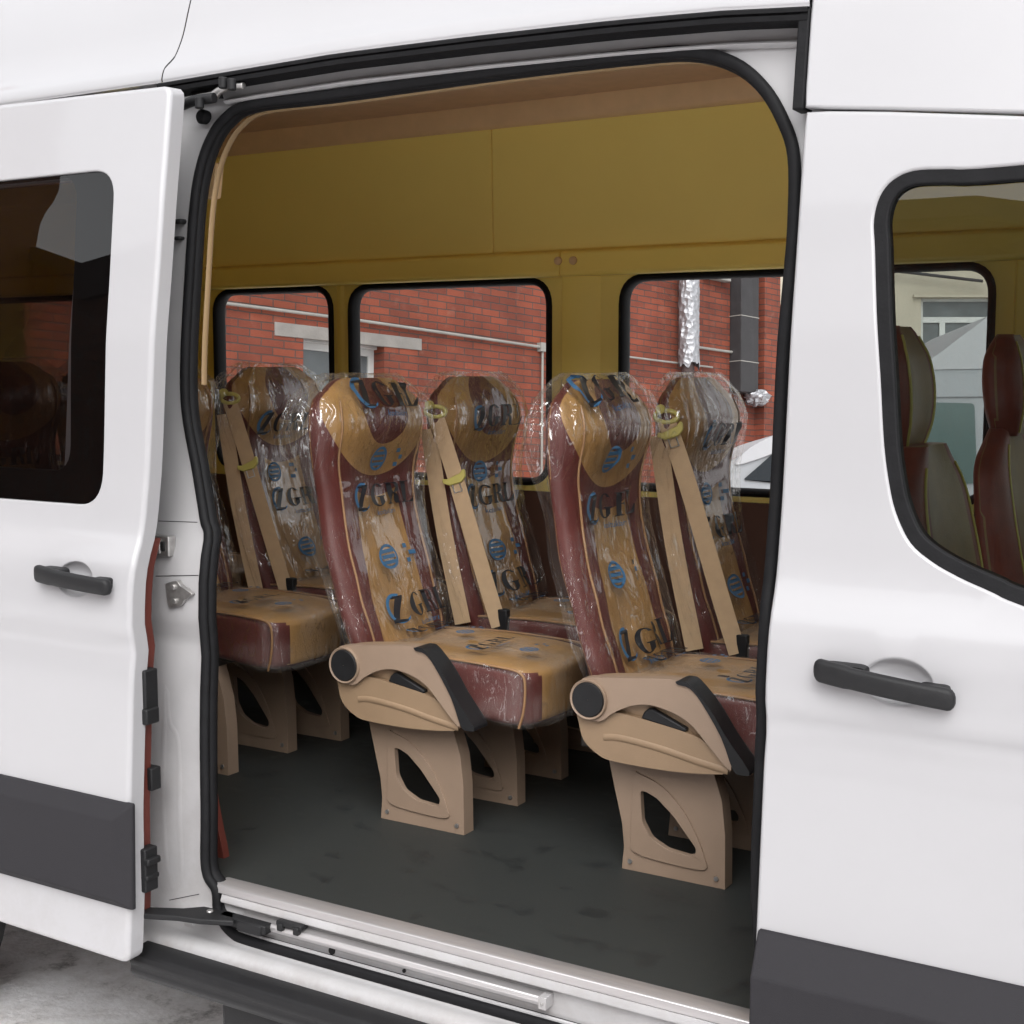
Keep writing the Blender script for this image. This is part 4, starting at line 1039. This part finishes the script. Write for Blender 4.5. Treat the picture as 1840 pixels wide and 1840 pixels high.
# ------------------------------------------------------------------ the two front seats
def front_seat(x, y, label, hx):
    r = empty('front_seat', (x, y, 0)); tag(r, label, 'seat', 'cloth front seats in the cab')
    tf = [(.40, .05), (.5, .02), (.7, -.02), (.95, -.07), (1.02, -.09)]; tb = [(.40, -.07), (.5, -.09), (.7, -.125), (.95, -.15), (1.02, -.13)]; tw = [(.40, .22), (.6, .26), (.8, .27), (.93, .235), (.99, .15), (1.02, .08)]
    backrest_mesh('backrest', r, (tf, tb, tw), .40, 1.0195, 'frontseat', head=False, nt=72, nz=40)
    hf = [(1.0, -.05), (1.06, -.03), (1.14, -.03), (1.22, -.05), (1.25, -.08)]; hb = [(1.0, -.11), (1.06, -.125), (1.14, -.135), (1.22, -.13), (1.25, -.10)]; hw = [(1.0, .07), (1.04, .115), (1.12, .13), (1.2, .12), (1.24, .08), (1.25, .04)]
    backrest_mesh('headrest', r, (hf, hb, hw), 1.0, 1.2495, 'frontseat', head=False, nt=64, nz=30, shift=(hx, 0, 0))
    b = MB()
    for s in (-.05, .05): b.tube([(-.10, s, .96), (-.085+hx, s, 1.03)], .007, 'steel', n=8)
    b.build('headrest_post', r)
    b = MB(); rows = []
    for i in range(29): rows.append([tuple(cush(2*pi*k/48, -pi/2+pi*i/28*.9999)+Vector((0, 0, .01))) for k in range(48)])
    b.grid(rows, 'frontsider', closed_u=True); b.build('cushion', r, smooth=70)
    b = MB(); b.box((.0, -.2, 0), (.45, .2, .33), 'plastic'); b.build('pedestal', r, bevel=.02)
    for ty, tz, tag2 in ((tf, tw, 1),):
        for s in (-1, 1):
            b = MB(); P = [tuple(sect(pi/2-s*(pi/2-.95), .42+.56*i/24, (tf, tb, tw), head=False)) for i in range(25)]; b.tube(P, .004, 'buckle', n=6); b.build('piping', r, smooth=80)
            b = MB(); P = [tuple(sect(pi/2-s*(pi/2-.95), 1.01+.22*i/16, (hf, hb, hw), head=False)) for i in range(17)]; P = [(x+hx, y, z) for x, y, z in P]; b.tube(P, .004, 'buckle', n=6); b.build('piping', r, smooth=80)
    return r
front_seat(1.575, .44, 'front passenger seat just inside the door glass, headrest at its left edge', -.085)
d = front_seat(1.555, 1.32, 'driver seat on the far side of the cab, red headrest with yellow piping', -.02)

# ------------------------------------------------------------------ the yard beyond the bus
BL = [[0.26516, -0.0519, 0.96281, -6.64545], [0.96035, 0.10338, -0.25892, 7.68028], [-0.08609, 0.99329, 0.07725, 1.67252]]
def frame_at(name, mtx, label, cat):
    o = empty(name); o.matrix_world = mtx; tag(o, label, cat); return o
BM = Matrix([r for r in BL] + [[0, 0, 0, 1]])
bb = frame_at('brick_building', BM, 'red brick building beyond the bus windows with a grey pipe along its wall', 'building')
WN = [(.61, -2.2), (1.62, -2.2), (1.62, -.165), (.61, -.165)]
b = MB(); b.slab([(-6, -4), (8.38, -4), (8.38, 6), (-6, 6)], [WN], -.4, 0, 'brick', ax=2); b.build('wall', bb, smooth=0)
b = MB(); b.slab([(8.02, -4), (8.38, -4), (8.38, 6), (8.02, 6)], [], .0, .16, 'brick', ax=2); b.build('corner_pier', bb, smooth=0)
b = MB(); b.slab([(0.270,-0.066),(2.115,-0.047),(2.116,-0.170),(0.272,-0.199)], [], -.05, .012, 'concrete', ax=2); b.build('lintel', bb, bevel=.006)
def bwin():
    b = MB(); b.slab([(.61, -2.2), (1.62, -2.2), (1.62, -.165), (.61, -.165)], [[(.68, -2.13), (1.55, -2.13), (1.55, -.27), (.68, -.27)]], -.24, -.17, 'whitepaint', ax=2)
    b.box((.61, -.20, -.17), (1.62, -.165, -.12), 'whitepaint')
    o = b.build('window', bb, bevel=.005)
    b = MB(); b.box((.66, -2.15, -.22), (1.57, -.25, -.20), 'paneglass'); b.build('pane', o, smooth=0)
    b = MB(); b.box((1.28, -.95, -.198), (1.42, -.62, -.192), 'paper'); b.build('notice', o, smooth=0)
bwin()
def pipes():
    b = MB(); k = [(-0.737,0.028),(-0.306,0.039),(1.223,0.051),(3.893,0.031)]
    b.tube([(s, t, .04) for s, t in k], .016, 'conduit', n=10)
    for s, t in k[2:]: b.box((s-.02, t-.03, 0), (s+.01, t+.03, .05), 'conduit')
    s, t = k[-1]; b.tube([(s, t, .04), (s, t-1.6, .04)], .014, 'conduit', n=8); b.box((s-.05, t-.05, 0), (s+.05, t+.05, .07), 'conduit'); b.build('conduit', bb, smooth=50)
    b = MB(); k = [(3.984,0.027),(5.441,0.056),(6.375,0.063)]; b.tube([(s, t, .04) for s, t in k], .013, 'conduit', n=8)
    k = [(6.747,0.303),(7.826,0.309)]; b.tube([(s, t, .04) for s, t in k], .018, 'conduit', n=8); k = [(6.749,0.067),(7.040,0.070)]; b.tube([(s, t, .04) for s, t in k], .013, 'conduit', n=8)
    b.build('conduit', bb, smooth=50)
    # flue wrapped in torn foil
    (s0, t0), (s1, t1) = [(6.393,1.550),(6.388,0.037)]
    b = MB(); rows = []; N = 90; R = .125
    for i in range(N+1):
        t = t0+.3+(t1-t0-.3)*i/N; r = []
        for k in range(48):
            a = 2*pi*k/48; p = Vector((cos(a)*3, t*7, sin(a)*3)); rr = R*(1+.10*noise.noise(p)+.10*abs(noise.noise(p*2.3)))
            tt = t if i < N else t + .12*noise.noise(Vector((cos(a)*2, 7, sin(a)*2)))
            r.append((s1+rr*cos(a), tt, .17+rr*sin(a)))
        rows.append(r)
    b.grid(rows, 'foil', closed_u=True); b.build('foil_flue', bb, smooth=25)
    b = MB(); b.tube([(s1-.03, t0, .17), (s1-.03, -4, .17)], .075, 'oldpipe', n=16); b.tube([(s1+.06, t1+.1, .17), (s1+.06, -4, .17)], .035, 'oldpipe', n=12); b.build('down_pipe', bb, smooth=50)
    (s2, t2), (s3, t3) = [(7.457,1.401),(7.847,-0.222)]
    b = MB(); b.box((s2, t3, .0), (s3, 5, .19), 'shaft'); b.build('air_duct', bb, bevel=.01)
    b = MB(); 
    for q in (.4, 1.0, 1.9, 2.6): b.box((s2-.004, t3+q, -.0), (s3+.004, t3+q+.012, .194), 'conduit')
    b.build('duct_band', bb, smooth=0)
    (s, t), = [(7.876,-0.274)]
    b = MB(); rows = []
    for i in range(15):
        e = -pi/2+pi*i/14; r = []
        for k in range(24):
            a = 2*pi*k/24; d = Vector((cos(e)*cos(a), sin(e)*.6, cos(e)*sin(a))); r.append(tuple(Vector((s, t, .14))+d*.17*(1+.5*noise.noise(d*3))))
        rows.append(r)
    b.grid(rows, 'foil', closed_u=True); b.build('foil_bundle', bb, smooth=25)
    (s, t), = [(7.059,-0.150)]
    b = MB(); b.tube([(s, t, 0), (s, t, .06), (s, t, .09)], [.07, .07, .04], 'conduit', n=20); b.build('vent_cap', bb, smooth=40)
    (s, t), (s2, t2) = [(6.856,1.244),(7.329,1.270)]
    b = MB(); b.box((s, t-.03, 0), (s2, t+.06, .12), 'conduit'); b.build('bracket', bb, bevel=.01)
pipes()

# cream building further back, and the snowed-in car in front of it
CMX = Matrix([r for r in CM] + [[0, 0, 0, 1]])
def at_depth(name, Z, label, cat):
    return frame_at(name, CMX @ Matrix.Translation((0, 0, -Z)), label, cat)
def U(px, py, Z): return ((px-920)/2450*Z, -(py-920)/2450*Z)
cb = at_depth('cream_building', 30, 'cream rendered building in the distance, white framed window above a snowy car', 'building')
def cream():
    f = 30/2450; X = lambda px: (px-920)*f; Y = lambda py: -(py-920)*f
    w = [(X(1655), Y(690)), (X(1790), Y(690)), (X(1790), Y(535)), (X(1655), Y(535))]
    w2 = [(X(1400), Y(830)), (X(1428), Y(830)), (X(1428), Y(735)), (X(1400), Y(735))]
    b = MB(); b.slab([(X(1340), Y(1150)), (X(2500), Y(1150)), (X(2500), Y(100)), (X(1340), Y(100))], [w, w2], -.5, 0, 'stucco', ax=2); b.build('wall', cb, smooth=0)
    b = MB(); b.slab(w, [[(X(1662), Y(685)), (X(1692), Y(685)), (X(1692), Y(578)), (X(1662), Y(578))], [(X(1702), Y(685)), (X(1784), Y(685)), (X(1784), Y(578)), (X(1702), Y(578))], [(X(1662), Y(568)), (X(1784), Y(568)), (X(1784), Y(540)), (X(1662), Y(540))]], -.25, -.15, 'whitepaint', ax=2); o = b.build('window', cb, smooth=0)
    b = MB(); b.box((w[0][0], w[0][1], -.24), (w[1][0], w[2][1], -.2), 'paneglass'); b.build('pane', o, smooth=0)
    b = MB(); b.box((w2[0][0], w2[0][1], -.24), (w2[1][0], w2[2][1], -.2), 'paneglass'); b.build('window', cb, smooth=0)
    b = MB(); b.box((X(1640), Y(535), 0), (X(1800), Y(531), .1), 'stucco'); b.build('window_head', cb, smooth=0)
    b = MB()
    for py in (694, 702): b.tube([(X(1340), Y(py-4), .2), (X(1500), Y(py+4), .2)], .03, 'shaft', n=8)
    b.tube([(X(1590), Y(488), .2), (X(1760), Y(508), .2)], .035, 'shaft', n=8); b.build('cable', cb)
cream()
pc = at_depth('parked_car', 9.6, 'pale parked car with snow heaped on its bonnet and roof', 'car')
def car():
    f = 9.6/2450; Q = lambda L: [((x-920)*f, -(y-920)*f) for x, y in L]
    b = MB(); b.slab(crom(Q([(1290,960),(1300,850),(1340,815),(1400,800),(1470,790),(1540,720),(1600,672),(1680,660),(1900,660),(1960,700),(1990,860),(1990,1010),(1960,1060),(1330,1060)]), 4), [], -1.5, 0, 'carpaint', ax=2); b.build('body', pc, bevel=.04, seg=3)
    b = MB(); b.slab(rnd(Q([(1500,850),(1565,735),(1620,722),(1750,725),(1755,868),(1510,880)]), .03), [], -.02, .012, 'cargreen', ax=2); b.build('side_window', pc, bevel=.004)
    b = MB(); b.slab(rnd(Q([(1775,728),(1880,730),(1930,860),(1775,868)]), .03), [], -.02, .012, 'cargreen', ax=2); b.build('side_window', pc, bevel=.004)
    b = MB(); b.slab(Q([(1560,672),(1950,672),(1955,712),(1545,716)]), [], -.02, .016, 'carpaint', ax=2); b.build('roof_gutter', pc, bevel=.008)
    b = MB(); b.slab(rnd(Q([(1335,862),(1400,805),(1470,800),(1455,875)]), .02), [], -.02, .014, 'cardark', ax=2); b.build('front_side_window', pc, bevel=.004)
    b = MB(); b.slab(crom(Q([(1320,835),(1345,806),(1392,782),(1450,765),(1505,745),(1500,778),(1420,803),(1360,826)]), 4), [], -1.45, .02, 'snow', ax=2); b.build('bonnet_snow', pc, bevel=.03)
    b = MB(); b.slab(crom(Q([(1590,668),(1640,655),(1680,640),(1740,595),(1800,560),(1880,580),(1950,680),(1900,664),(1700,664)]), 4), [], -1.4, .01, 'snow', ax=2); b.build('roof_snow', pc, bevel=.05)
    b = MB()
    for px in (1400, 1860):
        (x, y), = Q([(px, 1050)]); b.tube([(x, y, -.25), (x, y, .03)], .31, 'tyre', n=28); b.tube([(x, y, -1.5), (x, y, -1.25)], .31, 'tyre', n=28)
    b.build('wheel', pc, smooth=50)
car()

# buildings across the yard, behind the photographer: they show only as reflections in glass and paint
def shed(name, prof, y0, y1, label, m):
    xm = (prof[0][0]+prof[-1][0])/2; o = empty(name, (xm, y0, GZ)); tag(o, label, 'building')
    top = [(x-xm, z-GZ) for x, z in prof]
    b = MB(); b.slab([(top[0][0], -1)]+top+[(top[-1][0], -1)], [], y1-y0, 0, m, ax=1); b.build('wall', o, smooth=0)
    b = MB(); b.slab([(x, z-.22) for x, z in top]+[(x, z+.03) for x, z in top[::-1]], [], -.05, .12, 'roofing', ax=1); b.build('roof_edge', o, smooth=0)
shed('brick_shed', [(-22, 6.95), (-17.9, 6.95), (-16.65, 6.6), (-14.5, 7.0), (-4, 6.9), (-1.6, 6.9), (2, 6.2), (30, 6.2)], -14, -20, 'long dark brick shed across the yard, mirrored in the door windows', 'brickdark')
shed('tall_brick_building', [(-50, 12.5), (-18.05, 12.5)], -7, -14, 'tall brown brick building across the yard, mirrored in the dark glass', 'brickdark')
